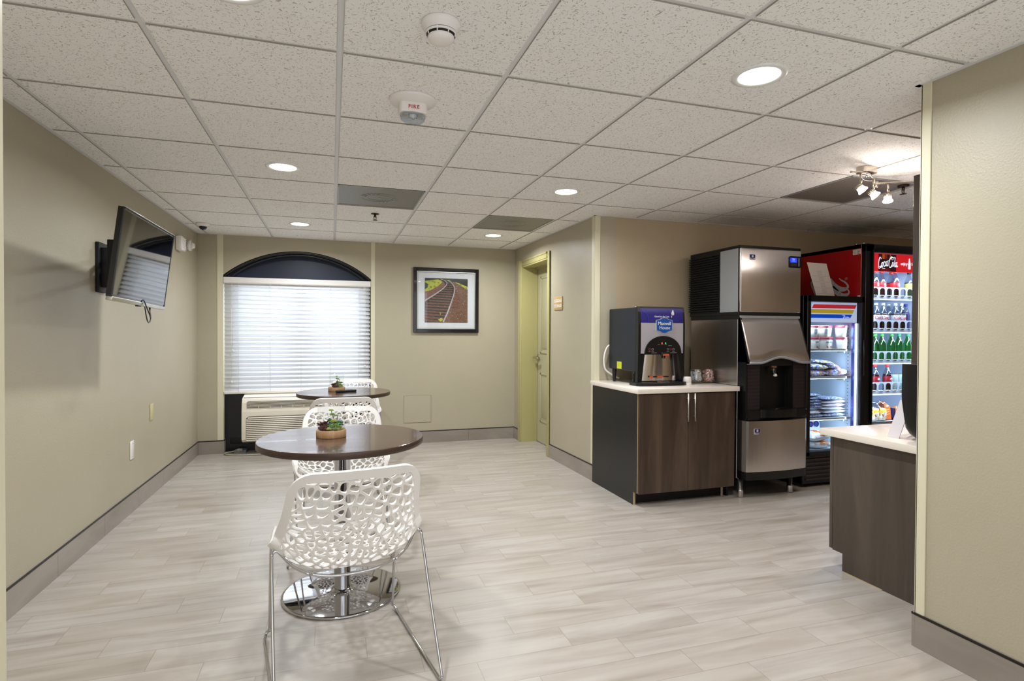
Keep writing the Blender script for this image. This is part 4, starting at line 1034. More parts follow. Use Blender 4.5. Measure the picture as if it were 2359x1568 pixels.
# ------------------------------------------------------------------ coffee machine
CM = Vector((2.205, 3.80, 0.8475))
t = thing('coffee_machine', 'black coffee dispenser with blue and silver front on the white worktop', 'coffee machine', tuple(CM))
M_CMB = pmat('charcoal_enamel', (26,33,42), 0.38, 0.2); M_BLUE = pmat('royal_blue_graphic', (32,28,120), 0.35); M_SILV = pmat('silver_graphic', (184,180,188), 0.38, 0.25); M_LOGOB = pmat('logo_blue', (22,84,168), 0.35); M_ORANGE = pmat('orange_label', (224,84,32), 0.5); M_YEL = pmat('yellow_label', (206,210,40), 0.6)
b = MB(); b.box(0.0, 0.03, 0.105, 0.40, 0.46, 0.595, M_CMB, 0.004, 1); b.build('side_casing', t)
b = MB()
fp = [(0.03, 0.018), (0.006, 0.020), (-0.006, 0.12), (-0.012, 0.30), (-0.012, 0.46), (-0.004, 0.56), (0.004, 0.598), (0.03, 0.602)]
b.prism(fp, M_BLACK, 'x', 0.0, 0.022); b.prism(fp, M_BLACK, 'x', 0.392, 0.408)
b.prism([(0.03, 0.585), (0.002, 0.585), (0.004, 0.600), (0.03, 0.602)], M_BLACK, 'x', 0.02, 0.395); b.box(0.02, 0.028, 0.02, 0.395, 0.036, 0.60, M_BLACK)
fb = b.build('front_frame', t)
def fy(z): return float(np.interp(z, [0.02, .12, .30, .46, .56, .60], [.006, -.006, -.012, -.012, -.004, .004]))
def face_sheet(b, x0, x1, z0, z1, off, m, n=8):
    zs = np.linspace(z0, z1, n); b.quadgrid([[(x0, fy(z)-off, z) for z in zs], [(x1, fy(z)-off, z) for z in zs]], m); b.quadgrid([[(x, fy(z)+0.01, z) for x in (x0, x1)] for z in (z0, z1)], m)
b = MB(); face_sheet(b, 0.022, 0.392, 0.243, 0.477, 0.0, M_SILV)
b.build('silver_panel', t)
b = MB(); face_sheet(b, 0.022, 0.392, 0.477, 0.588, 0.0005, M_BLUE); bp = b.build('blue_panel', t)
M_LB = pmat('pale_blue_line', (70,80,190), 0.4)
b = MB(); b.ribbon([(0.025, 0.565), (0.065, 0.55), (0.085, 0.51), (0.087, 0.48)], 0.0018, (0, -0.0115, 0), FX, FZ, M_LB, nib=0.3); b.ribbon([(0.26, 0.585), (0.29, 0.545), (0.35, 0.527), (0.39, 0.535)], 0.0018, (0, -0.010, 0), FX, FZ, M_LB, nib=0.3)
b.text('Good to the Last', (0.205, fy(.525)-0.001, 0.5255), FX, FZ, 0.0185, M_WHITE, bold=0.0002)
dp = [(0.302, 0.530)]+[(0.302+0.013*math.sin(a)*(1 if abs(a) < PI/2 else 1), 0.545-0.013*math.cos(a)) for a in np.linspace(-PI*.62, PI*.62, 15)]+[(0.304, 0.578)]
b.prism([(0.304, 0.578)]+[(0.301+0.0125*math.sin(a), 0.5475-0.0125*math.cos(a)) for a in np.linspace(-PI*.62, PI*.62, 15)][::-1], M_WHITE, 'y', fy(.55)-0.003, fy(.55)+0.002)
b.box(0.2885, fy(.527)-0.0015, 0.519, 0.2935, fy(.527), 0.531, M_WHITE)
b.build('slogan', bp)
def badge(s): return [(-.072*s, .040*s), (-.040*s, .047*s), (-.020*s, .058*s), (0, .062*s), (.020*s, .058*s), (.040*s, .047*s), (.072*s, .040*s), (.072*s, -.040*s), (.040*s, -.048*s), (.020*s, -.060*s), (0, -.064*s), (-.020*s, -.060*s), (-.040*s, -.048*s), (-.072*s, -.040*s)]
b = MB(); cxl, czl = 0.222, 0.458; yl = fy(.45)
b.prism([(cxl+x, czl+z) for x, z in badge(1.0)], M_SILV, 'y', yl-0.004, yl+0.001); b.prism([(cxl+x, czl+z) for x, z in badge(.92)], M_LOGOB, 'y', yl-0.0055, yl)
b.text('Maxwell', (cxl, yl-0.006, czl+0.014), FX, FZ, 0.036, M_WHITE, bold=0.0002, space=0.95); b.text('House', (cxl+0.003, yl-0.006, czl-0.019), FX, FZ, 0.036, M_WHITE, bold=0.0002); b.build('logo', t)
# arched black console
ap = [(0.055, 0.235)]+[(0.213-0.160*math.cos(a), 0.235+0.142*math.sin(a)**0.9) for a in np.linspace(0.02, PI-0.02, 25)]+[(0.371, 0.235)]
b = MB(); b.prism(ap, M_BLACK, 'y', fy(.3)-0.009, 0.0); con = b.build('control_console', t)
ycs = fy(.3)-0.0095
b = MB()
MBR = pmat('red_ring', (190,36,40), 0.4); MBW = pmat('grey_print', (150,150,155), 0.5); MLR = pmat('red_indicator', (255,40,30), 0.4, emit=(255,40,30), es=6); MLG = pmat('green_indicator', (40,220,70), 0.4, emit=(40,220,70), es=3)
def ring(x, z, r, m): b.lathe([(r-0.002, 0), (r-0.002, 0.001), (r, 0.001), (r, 0)], m, n=20, mat=Matrix.Translation((x, ycs, z)) @ Matrix.Rotation(R(90), 4, 'X'))
for x, m_ in ((0.092, MBR), (0.275, MBR)): ring(x, 0.275, 0.0085, m_)
for x in (0.118, 0.250, 0.300): ring(x, 0.275, 0.0085, MBW)
for x, m_ in ((0.172, pmat('unlit_indicator', (50,16,16), 0.4)), (0.199, MLR), (0.231, MLG)): b.cyl((x, ycs-0.001, 0.322), (x, ycs+0.001, 0.322), 0.004, m_, 10)
for x0, x1, z in ((0.162, 0.18, 0.310), (0.192, 0.21, 0.310), (0.222, 0.242, 0.310), (0.082, 0.10, 0.258), (0.108, 0.13, 0.258), (0.24, 0.262, 0.258), (0.29, 0.312, 0.258), (0.108, 0.155, 0.247), (0.25, 0.33, 0.247), (0.255, 0.285, 0.302)): b.box(x0, ycs-0.0005, z, x1, ycs, z+0.0022, MBW)
b.build('button', con)
b = MB(); b.box(0.185, -0.045, 0.226, 0.262, 0.0, 0.25, M_BLACK, 0.004); b.box(0.194, -0.0465, 0.227, 0.247, -0.044, 0.240, M_ORANGE); b.cyl((0.222, -0.02, 0.205), (0.222, -0.02, 0.228), 0.008, M_BLACK, 14); b.build('nozzle', t)
# stainless alcove below the console
b = MB(); A_ = []
for i in range(25):
    f = i/24; x = 0.050+0.330*f; A_.append((x, 0.0265-0.030*math.sin(PI*f)))
def flare(x, z): return 0.2+(x-0.2)*(1.05-0.10*(z-0.03)/0.2)
b.quadgrid([[(flare(x, z), min(0.0265, y), z) for (x, y) in A_] for z in (0.032, 0.10, 0.17, 0.235)], pmat('alcove_steel', (220,214,208), 0.12, 1.0, bump=(300,0.0))); b.build('steel_backsplash', t)
for pl in ([(-0.002, 0.02), (0.034, 0.02), (0.060, 0.235), (0.02, 0.235), (0.0, 0.14)], [(0.410, 0.02), (0.385, 0.02), (0.356, 0.235), (0.40, 0.235), (0.408, 0.14)]): MB().prism(pl, M_BLACK, 'y', -0.006, 0.03).build('side_pillar', t)
b = MB(); b.box(0.10, -0.0065, 0.060, 0.27, -0.0045, 0.070, M_BLACK); b.box(0.10, -0.0075, 0.058, 0.132, -0.0062, 0.072, M_ORANGE); b.box(0.168, -0.0075, 0.060, 0.222, -0.0062, 0.072, M_ORANGE); b.build('warning_label', t)
b = MB(); tp = [(-0.035, 0.02), (-0.035, -0.05), (-0.01, -0.075)]+[(0.18+0.215*math.sin(a), -0.055-0.035*math.cos(a)) for a in np.linspace(-1.0, 1.1, 14)]+[(0.375, -0.06), (0.402, -0.045), (0.402, 0.06), (-0.035, 0.06)]
b.prism(tp, M_BLACK, 'z', 0, 0.026); dt = b.build('drip_tray', t); mod_bevel(dt, 0.004)
b = MB(); b.lathe([(0, 0.002), (0.045, 0.002), (0.047, 0)], M_STEEL, c=(0.21, -0.03, 0.026), n=28); b.lathe([(0.06, 0.001), (0.064, 0.003), (0.068, 0.001)], M_BLACKM, c=(0.21, -0.02, 0.026), n=28, sx=1.6); b.build('tray_grate', dt)
for lx, ly in ((0.018, 0.40), (0.38, 0.40), (0.018, 0.075), (0.38, 0.075)):
    b = MB(); b.lathe([(0, 0), (0.011, 0), (0.012, 0.004), (0.019, 0.10), (0.02, 0.107), (0, 0.107)], M_BLACK, c=(lx, ly, 0), n=18); b.build('leg', t)
b = MB(); b.box(-0.0012, 0.245, 0.112, 0.0, 0.32, 0.168, M_YEL); 
for k in range(4): b.box(-0.0016, 0.255, 0.125+k*0.010, -0.0010, 0.31, 0.1265+k*0.010, pmat('label_print', (110,112,40), 0.6))
b.build('yellow_label', t, label='yellow label')
b = MB()
for y_, z_ in ((0.34, 0.555), (0.41, 0.20), (0.13, 0.19)): b.cyl((-0.0015, y_, z_), (0.001, y_, z_), 0.003, M_BLACKM, 8)
b.cyl((0.005, 0.025, 0.598), (0.005, 0.045, 0.598), 0.008, M_NICKEL, 12); b.cyl((0.0, 0.03, 0.095), (0.0, 0.05, 0.095), 0.008, M_BLACK, 12); b.build('hinge_screw', t)
b = MB(); b.tube(catmull([(0.05, 0.462, 0.30), (-0.005, 0.475, 0.285), (-0.04, 0.47, 0.20), (-0.03, 0.47, 0.10), (0.03, 0.46, 0.05), (0.09, 0.45, 0.02)], 8), 0.0075, pmat('white_hose', (226,222,214), 0.4), 10); b.build('hose', t)

# cup stack and three condiment jars
t = thing('paper_cup', 'small stack of white paper cups between the coffee machine and the jars', 'cup stack', (2.628, 3.775, 0.8475))
MB().lathe([(0, 0.0), (0.032, 0.0), (0.031, 0.05), (0.027, 0.062), (0, 0.062)], M_PAPER, n=32).build('outer_cup', t)
b = MB(); b.lathe([(0.0315, 0.0), (0.0335, 0.002), (0.0325, 0.006), (0.031, 0.006)], M_WHITE, n=32); b.lathe([(0.0315, 0.008), (0.0332, 0.010), (0.0322, 0.014), (0.031, 0.014)], M_WHITE, n=32); b.build('rolled_rim', t)
def jar(x, y, label, r=0.052, h=0.112):
    t = thing('condiment_jar', label, 'jar', (x, y, 0.8475), group='glass jars on the coffee worktop')
    MB().lathe([(0, 0.0), (r*.62, 0.0), (r*.86, 0.006), (r, 0.03), (r, 0.07), (r*.84, 0.10), (r*.74, 0.108), (r*.76, h), (r*.72, h), (r*.70, 0.108), (r*.81, 0.098), (r*.965, 0.07), (r*.965, 0.03), (r*.83, 0.010), (0, 0.005)], M_JAR, n=40).build('glass_body', t)
    b = MB(); b.lathe([(0, h+0.002), (r*.80, h+0.001), (r*.84, h-0.006), (r*.80, h-0.008)], M_JAR, n=36); b.build('lid', t); return t
rj = random.Random(5)
def packets(name, label, x, y, mats, n, sz, upright=False):
    b = MB()
    for k in range(n):
        a = rj.uniform(0, 2*PI); rr = 0.038*math.sqrt(rj.random()); z = 0.018+0.083*((k+.5)/n if not upright else rj.uniform(.35, .6))
        if z < 0.03: rr *= .7
        if z > 0.08: rr *= .8
        q = Matrix.Translation((rr*math.cos(a), rr*math.sin(a), z)) @ Matrix.Rotation(rj.uniform(0, PI), 4, 'Z') @ Matrix.Rotation(rj.uniform(-.3, .3)+(PI/2*rj.uniform(.7, 1.1) if upright else rj.uniform(-.6, .6)), 4, 'X') @ Matrix.Rotation(rj.uniform(-.4, .4), 4, 'Z')
        w_, h_ = sz; b.box(-w_/2, -h_/2, -0.0012, w_/2, h_/2, 0.0012, mats[k % len(mats)], 0.001, 1, mat=q)
    o = b.build(name, None, (x, y, 0.8475)); o['kind'] = 'stuff'; o['label'] = label; o['category'] = 'packets'
M_PINKP = pattern_mat('pink_packet', [(250,214,198), (246,222,208), (226,110,96), (248,228,218)], 60, 0.5); M_WHTP = pattern_mat('white_blue_packet', [(222,226,232), (214,220,228), (60,90,150)], 40, 0.5); M_BRNP = pmat('brown_stir_stick', (170,140,104), 0.6)
jar(2.780, 3.875, 'clear glass jar of white and blue packets, middle of the three jars'); packets('creamer_packet', 'white and blue packets filling the middle glass jar', 2.780, 3.875, [M_WHTP, M_PAPER, M_WHTP], 90, (0.011, 0.062), True)
jar(2.889, 3.872, 'clear glass jar of pink sweetener packets beside the ice machine'); packets('sweetener_packet', 'pink and red sweetener packets filling the right glass jar', 2.889, 3.872, [M_PINKP], 130, (0.028, 0.022))
jar(2.715, 4.01, 'glass jar half hidden behind the coffee machine, leftmost of the three'); packets('stir_stick', 'brown sticks and green packets filling the left glass jar', 2.715, 4.01, [M_BRNP, pmat('olive_packet', (120,130,70), 0.6), M_PAPER], 46, (0.012, 0.06), True)

# ------------------------------------------------------------------ ice machine on its dispenser
IX0, IX1, IY, IB = 2.945, 3.525, 3.58, 4.20
W_ = IX1-IX0; D_ = IB-IY
t = thing('ice_machine', 'tall stainless ice maker head stacked on the black and steel dispenser', 'ice machine', (IX0, IY, 0))
b = MB(); b.box(0, 0.0, 1.905, W_, D_, 1.919, M_DGREEN, 0.003, 1); b.box(-0.002, 0, 1.386, W_+0.002, D_, 1.412, M_DGREEN, 0.003, 1); b.box(0.004, 0.012, 1.41, W_-0.004, D_, 1.906, M_BLACKM); b.build('head_casing', t)
b = MB(); b.box(0.003, -0.012, 1.409, W_-0.003, 0.012, 1.898, M_STEEL, 0.010, 3); b.box(0.002, -0.006, 1.897, W_-0.002, 0.01, 1.917, M_BLACK, 0.003, 1); fpn = b.build('head_front_panel', t)
b = MB(); b.box(-0.001, 0.014, 1.412, 0.003, 0.222, 1.895, M_GREYM, 0.001, 1); b.build('head_side_panel', t)
b = MB()
for k in range(24):
    z = 1.425+k*0.0192; b.prism([(0.0, z), (-0.012, z+0.003), (-0.008, z+0.010), (0.0, z+0.013)], M_DGREEN, 'y', 0.235, D_+0.004)
b.box(-0.001, 0.222, 1.41, 0.004, 0.236, 1.906, M_DGREEN); b.build('side_louvre', t)
def snow(b, cx, cz, y):
    b.prism([(cx+x, cz+z) for x, z in rrect(-.0255, -.0215, .0255, .0215, .005)], M_SILV, 'y', y-0.002, y+0.003)
    pts = [(-.0235, .0185), (.0235, .0185), (.0235, -.004)]+[(x, -.004-0.0042*math.cos(x/.0235*PI/2)) for x in np.linspace(.0235, -.0235, 9)[1:-1]]+[(-.0235, -.004)]
    b.prism([(cx+x, cz+z) for x, z in pts], pmat('badge_navy', (24,30,96), 0.3), 'y', y-0.003, y)
    for k in range(6):
        a = R(60*k+30); q = Matrix.Translation((cx, y-0.0032, cz+0.006)) @ Matrix.Rotation(a, 4, 'Y')
        b.box(-0.0014, -0.0004, 0.001, 0.0014, 0.0004, 0.0105, M_WHITE, mat=q); b.box(-0.0035, -0.0004, 0.0055, 0.0035, 0.0004, 0.0078, M_WHITE, mat=q)
    b.box(cx-.012, y-0.0028, cz-.0145, cx+.012, y-.002, cz-.0115, pmat('badge_script', (70,70,120), 0.5))
b = MB(); snow(b, 0.108, 1.829, -0.012); b.build('badge', fpn)
b = MB(); b.prism([(x, z) for x, z in rrect(0.452, 1.763, W_-0.001, 1.852, 0.014)], M_BLACK, 'y', -0.016, 0.0)
cp = b.build('control_panel', fpn)
b = MB(); b.box(0.463, -0.0172, 1.803, 0.527, -0.016, 1.838, pmat('blue_display', (20,40,230), 0.3, emit=(24,44,255), es=1.6)); 
for z, w2 in ((0.8305, .03), (0.8215, .018), (0.813, .036)): b.box(0.495-w2/2, -0.0176, 1+z, 0.495+w2/2, -0.0172, 1.0018+z, pmat('display_text', (160,180,255), 0.4, emit=(160,180,255), es=1.5))
b.box(0.465, -0.017, 1.775, 0.525, -0.016, 1.797, pmat('dark_key', (50,54,60), 0.4)); b.box(0.543, -0.0175, 1.775, 0.552, -0.016, 1.838, M_GREYM); b.build('display', cp)
# dispenser body
b = MB(); b.box(0, 0.012, 0.14, W_, D_-0.02, 1.386, M_STEEL, 0.002, 1); b.box(-0.0008, 0.0, 1.355, 0.003, D_-0.02, 1.386, M_DGREEN); b.build('dispenser_side', t)
FXL = 0.0
b = MB(); b.prism([(0.03, 0.59), (-0.07, 0.59), (-0.085, 0.62), (-0.085, 0.66), (-0.075, 0.665), (-0.075, 1.03), (-0.10, 1.03), (0.0, 1.385), (0.03, 1.385)], M_BLACK, 'x', 0.004, 0.022)
b.prism([(0.03, 0.59), (-0.07, 0.59), (-0.085, 0.62), (-0.085, 0.66), (-0.075, 0.665), (-0.075, 1.03), (-0.10, 1.03), (0.0, 1.385), (0.03, 1.385)], M_BLACK, 'x', W_-0.022, W_-0.004)
for x0, x1 in ((0.02, 0.135), (W_-0.135, W_-0.02)):
    b.box(x0, -0.075, 0.665, x1, 0.02, 1.04, M_BLACKM)
    for k in range(14): b.box(x0+0.004, -0.0765, 0.675+k*0.026, x1-0.004, -0.0745, 0.6965+k*0.026, pmat('ribbed_plum_plastic', (38,28,34), 0.4), 0.001, 1)
b.box(0.135, 0.01, 0.66, W_-0.135, 0.03, 1.12, M_BLACK); b.box(0.135, -0.07, 1.0, W_-0.135, 0.02, 1.12, M_BLACK); b.build('dispense_alcove', t)
b = MB(); b.prism([(0.02, 0.592), (-0.078, 0.592), (-0.088, 0.61), (-0.09, 0.665), (0.02, 0.668)], M_BLACK, 'x', 0.02, W_-0.02)
pts = [(0.13, -0.085)]+[(0.13+0.34*f, -0.085-0.045*math.sin(PI*f)**.5) for f in np.linspace(0.02, .98, 15)]+[(0.47, -0.085), (0.47, 0.0), (0.13, 0.0)]
b.prism(pts, M_BLACK, 'z', 0.612, 0.672); b.build('drip_shelf', t)
b = MB(); b.tube([(0.30, -0.09, 0.678), (0.27, -0.085, 0.674)], 0.003, M_CLEARPL, 6); b.cyl((0.298, -0.03, 1.0), (0.298, -0.04, 0.93), 0.024, M_CLEARPL, 18, r1=0.015); b.cyl((0.298, -0.03, 1.02), (0.298, -0.03, 0.985), 0.03, pmat('brass_collar', (150,110,80), 0.3, 0.8), 18); b.lathe([(0,0),(0.016,0.006),(0.012,0.022),(0,0.026)], M_WHITEPL, c=(0.303, -0.045, 0.915), n=14); b.build('ice_spout', t)
# sloping stainless chute with a wave cut lower edge
b = MB(); P = []
for i in range(33):
    f = i/32; x = 0.006+(W_-0.012)*f; zl = 1.035+0.042*max(0, math.sin(PI*min(1, max(0, (f-.18)/.72))))**1.5
    row = []
    for k in range(7):
        g = k/6; z = zl+(1.378-zl)*g; yy = -0.115+0.115*(z-1.03)/0.35; row.append((x, yy, z))
    P.append(row)
b.quadgrid(P, M_STEEL2); b.quadgrid([[(p[0][0], p[0][1], p[0][2]), (p[0][0], p[0][1]+0.001, p[0][2]-0.016), (p[0][0], p[0][1]+0.03, p[0][2]-0.016)] for p in P], M_GREYM)
b.box(0.004, -0.006, 1.362, W_-0.004, 0.01, 1.384, M_GREYM, 0.002, 1); so = b.build('chute_cover', t); sd = so.modifiers.new('s', 'SOLIDIFY'); sd.thickness = 0.003
b = MB(); b.prism([(-0.0, 1.385), (-0.115, 1.03), (0.02, 1.03), (0.02, 1.385)], M_DGREEN, 'x', 0.004, 0.010); b.prism([(-0.0, 1.385), (-0.115, 1.03), (0.02, 1.03), (0.02, 1.385)], M_BLACK, 'x', W_-0.010, W_-0.004); b.build('chute_side', t)
# lower stainless door, gently bowed
def bow(f): return -0.088-0.028*math.sin(PI*min(1, max(0, f)))
b = MB(); pts = [(0.0, 0.0), (0.0, -0.045), (0.008, -0.083)]+[(0.008+(W_-0.016)*f, bow(f)) for f in np.linspace(0.03, .97, 15)]+[(W_-0.008, -0.083), (W_, -0.045), (W_, 0.0)]
b.prism(pts, M_STEEL, 'z', 0.208, 0.590); ld = b.build('lower_door', t)
b = MB(); b.prism(pts, M_BLACK, 'z', 0.146, 0.2075); b.box(0.01, 0, 0.13, W_-0.01, D_-0.02, 0.207, M_BLACK); b.build('kick_plate', t)
b = MB(); snow(b, 0.092, 0.512, bow(.16)+0.001); b.build('badge', ld)
for x, y in ((0.028, 0.0), (W_-0.085, 0.0), (0.028, D_-0.08), (W_-0.085, D_-0.08)):
    MB().lathe([(0, 0), (0.022, 0), (0.024, 0.006), (0.022, 0.05), (0.022, 0.055), (0.019, 0.056), (0.021, 0.15), (0, 0.15)], M_STEEL, c=(x, y, 0), n=24).build('leg', t)

# ------------------------------------------------------------------ glass door freezer
M_WIN = pmat('white_liner', (214,226,240), 0.4); M_LED = pmat('led_tube', (255,255,255), 0.4, emit=(235,243,255), es=9.0); M_BLKF = pmat('black_cabinet_metal', (13,13,16), 0.3)
def cooler_box(t, W_, D_, H_, z0, door_z0, wall_m, liner=M_WIN):
    b = MB(); b.box(0, 0.045, z0, 0.035, D_, H_, wall_m, 0.003, 1); b.box(W_-0.035, 0.045, z0, W_, D_, H_, wall_m, 0.003, 1); b.box(0.03, D_-0.03, z0, W_-0.03, D_, H_, M_BLKF); b.box(0, 0.045, H_-0.035, W_, D_, H_, M_BLKF, 0.003, 1)
    b.box(0, 0.045, z0, W_, D_, door_z0-0.01, M_BLKF, 0.003, 1); b.build('cabinet', t)
    b = MB(); b.box(0.035, 0.05, door_z0, 0.038, D_-0.03, H_-0.035, liner); b.box(W_-0.038, 0.05, door_z0, W_-0.035, D_-0.03, H_-0.035, liner); b.box(0.035, D_-0.033, door_z0, W_-0.035, D_-0.03, H_-0.035, liner); b.box(0.035, 0.05, door_z0-0.01, W_-0.035, D_-0.03, door_z0, liner); b.box(0.035, 0.05, H_-0.038, W_-0.035, D_-0.03, H_-0.035, liner); b.build('liner', t)
FZ0 = Vector((3.622, 3.60, 0)); FW, FD, FH = 0.600, 0.68, 1.556
t = thing('display_freezer', 'black upright freezer with a lit glass door and striped header', 'freezer', tuple(FZ0))
cooler_box(t, FW, FD, FH, 0.03, 0.29, M_BLKF)
b = MB(); fr = 0.030
b.box(0, 0, 0.262, 0.038, 0.042, FH, M_BLKF, 0.004, 1); b.box(FW-0.036, 0, 0.262, FW, 0.042, FH, M_BLKF, 0.004, 1); b.box(0, 0, FH-0.050, FW, 0.042, FH, M_BLKF, 0.004, 1); b.box(0, 0, 0.262, FW, 0.042, 0.297, M_BLKF, 0.004, 1)
b.tube([(FW-0.02, -0.012, 0.9), (FW-0.02, -0.012, 1.2)], 0.007, M_BLKF, 8); dr = b.build('door', t)
b = MB(); b.box(0.038, 0.018, 0.297, FW-0.036, 0.024, FH-0.050, M_DOORGLASS); b.build('door_glass', dr)
b = MB(); b.box(0.038, 0.026, 0.300, FW-0.042, 0.030, 0.306, M_ALU); b.build('sill_strip', dr)
# backlit header
M_HB = pmat('backlit_white', (216,220,240), 0.4, emit=(205,212,240), es=0.42); M_HR = pmat('backlit_red', (216,44,52), 0.4, emit=(216,44,52), es=0.35); M_HY = pmat('backlit_yellow', (204,166,40), 0.4, emit=(204,166,40), es=0.35); M_HBL = pmat('backlit_blue', (0,74,200), 0.4, emit=(0,74,200), es=0.35)
b = MB(); b.box(0.040, 0.036, 1.342, FW-0.048, 0.046, FH-0.052, M_HB); hd = b.build('backlit_header', t)
b = MB()
for k, (x0, x1, z1, m_) in enumerate(((0.078, 0.548, 1.487, M_HR), (0.055, 0.522, 1.447, M_HY), (0.041, 0.498, 1.407, M_HBL))):
    b.prism([(x0+0.018, z1), (x1, z1), (x1-0.018, z1-0.031), (x0 if k < 2 else 0.041, z1-0.031)] if k < 2 else [(0.041, z1), (x1, z1), (x1-0.018, z1-0.031), (0.041, z1-0.031)], m_, 'y', 0.0345, 0.036)
b.build('stripe', hd)
M_HW = pmat('backlit_lettering', (240,244,255), 0.4, emit=(240,244,255), es=0.8)
b = MB(); b.ribbon([(0, 0.9), (0.35, 1.05), (0.9, 1.0)], 0.10, (0.385, 0.0343, 1.379), (0.022,0,0), FZ, M_HW, nib=0.2) if False else None
S_ = 0.020
b.ribbon([(x*S_, z*S_) for x, z in ((-.2, 1.0), (.3, 1.08), (1.2, 1.02))], 0.0018, (0.398, 0.0343, 1.380), FX, FZ, M_HW, nib=1.2)
b.ribbon([(x*S_, z*S_) for x, z in ((.7, 1.0), (.4, .1), (.2, 0), (.6, .0), (1.0, .35), (1.2, .8), (1.25, .2), (1.5, 0), (1.9, .5), (1.9, .1), (2.2, 0.05), (2.5, .5), (2.5, .1), (2.8, .05), (3.1, .45), (3.0, .05), (3.4, 0), (4.0, .1))], 0.0018, (0.398, 0.0343, 1.380), FX, FZ, M_HW, nib=1.2)
b.build('script_logo', hd)
b = MB(); b.tube([(FW-0.044, 0.042, 0.31), (FW-0.044, 0.042, 1.335)], 0.005, M_LED, 8); b.build('led_strip', t)
b = MB(); b.box(FW-0.060, 0.047, 0.30, FW-0.038, 0.075, 1.34, pmat('clear_led_housing', (90,96,170), 0.2, 0.4)); b.build('led_housing', t)
def wire_shelf(t, W_, z, y0, y1, ticks=True):
    b = MB(); b.box(0.040, y0, z-0.018, W_-0.056, y0+0.004, z, M_WHITEPL, 0.001, 1); b.box(0.04, y0, z-0.004, W_-0.04, y1, z, M_WHITEPL)
    if ticks:
        for k in range(37): x = 0.046+k*0.0135; b.box(x, y0-0.0012, z-0.012, x+0.005, y0+0.0005, z-0.006, M_GREYM)
    b.build('shelf', t)
SHF = (1.122, 0.892, 0.548)
for z in SHF: wire_shelf(t, FW, z, 0.085, 0.62)
b = MB()
for z in SHF: b.box(FW-0.12, 0.09, z-0.035, FW-0.112, 0.16, z-0.018, M_GREYM)
for k in range(34): b.box(FW-0.0395, 0.12, 0.33+k*0.03, FW-0.0385, 0.128, 0.336+k*0.03, pmat('slot_dark', (60,90,110), 0.6))
b.build('shelf_bracket', t)
b = MB()
for k in range(6): b.box(0.03, 0.026, 0.06+k*0.032, FW-0.03, 0.038, 0.075+k*0.032, pmat('bronze_vent_slat', (52,38,32), 0.4), 0.002, 1)
b.box(0.0, 0.036, 0.03, FW, 0.044, 0.26, M_BLKF); b.build('lower_grille', t)
area_light('freezer_lamp', (FW-0.09, 0.09, 0.82), (R(90), 0, R(40)), 0.03, 1.0, 1.5, (0.70, 0.87, 1.0), 'RECTANGLE', 170, t)
area_light('freezer_lamp', (FW/2-0.02, 0.11, 1.33), (R(22), 0, 0), 0.4, 0.05, 1.1, (0.74, 0.88, 1.0), 'RECTANGLE', 170, t)
for z in (1.10, 0.872, 0.528): area_light('freezer_lamp', (FW/2-0.02, 0.075, z), (R(35), 0, 0), 0.42, 0.02, 0.38, (0.70, 0.87, 1.0), 'RECTANGLE', 170, t)

# ------------------------------------------------------------------ large red drinks cooler
CK = Vector((4.225, 3.60, 0)); KW, KD, KH = 0.80, 0.70, 2.0
t = thing('drinks_cooler', 'tall drinks cooler with red sides, black door frame and lit bottle shelves', 'drinks cooler', tuple(CK))
cooler_box(t, KW, KD, KH, 0.03, 0.47, M_RED, pmat('cool_grey_liner', (196,208,226), 0.4))
b = MB(); b.box(0, 0, 0.10, 0.092, 0.045, KH, M_BLKF, 0.006, 2); b.box(KW-0.06, 0, 0.10, KW, 0.045, KH, M_BLKF, 0.006, 2); b.box(0, 0, KH-0.068, KW, 0.045, KH, M_BLKF, 0.006, 2); b.box(0, 0, 0.10, KW, 0.045, 0.49, M_BLKF, 0.006, 2)
b.box(0.060, -0.018, 0.5, 0.070, 0.0, 1.95, M_BLKF, 0.004); dr = b.build('door', t)
b = MB(); b.box(0.092, 0.016, 0.49, KW-0.06, 0.022, KH-0.068, M_DOORGLASS); b.build('door_glass', dr)
b = MB(); b.cyl((0.03, 0.05, KH), (0.03, 0.05, KH+0.012), 0.012, M_NICKEL, 12); b.cyl((0.008, 0.10, KH), (0.008, 0.10, KH+0.010), 0.008, M_NICKEL, 12); b.cyl((-0.0035, 0.05, 1.566), (-0.0035, 0.075, 1.566), 0.0065, M_WHITEPL, 12); b.build('hinge', t)
M_KR = pmat('backlit_cola_red', (226,28,36), 0.4, emit=(226,30,38), es=0.62); M_KD = pmat('backlit_dark_cola', (44,14,18), 0.4, emit=(60,16,20), es=0.35); M_KO = pmat('backlit_amber', (196,80,20), 0.4, emit=(206,84,20), es=0.5)
b = MB(); b.box(0.094, 0.026, 1.778, KW-0.06, 0.040, KH-0.072, M_KR); hd = b.build('backlit_header', t)
hx0 = 0.094; yy_ = 0.0252
b = MB(); b.box(hx0+0.073, yy_, 1.780, hx0+0.272, 0.0262, 1.924, M_KD)
for x0, x1, m_ in ((0.115, 0.140, M_KO), (0.140, 0.170, pmat('backlit_amber_dark', (120,40,16), 0.4, emit=(130,44,16), es=0.4)), (0.20, 0.212, M_KO)): b.box(hx0+x0, yy_-0.0004, 1.885, hx0+x1, yy_, 1.924, m_)
b.box(hx0+0.10, yy_-0.0004, 1.780, hx0+0.20, yy_, 1.806, pmat('backlit_deep_red', (120,16,20), 0.4, emit=(130,18,22), es=0.4)); b.build('bottle_photo', hd)
M_KW = pmat('backlit_white_script', (245,245,250), 0.4, emit=(245,245,250), es=0.8)
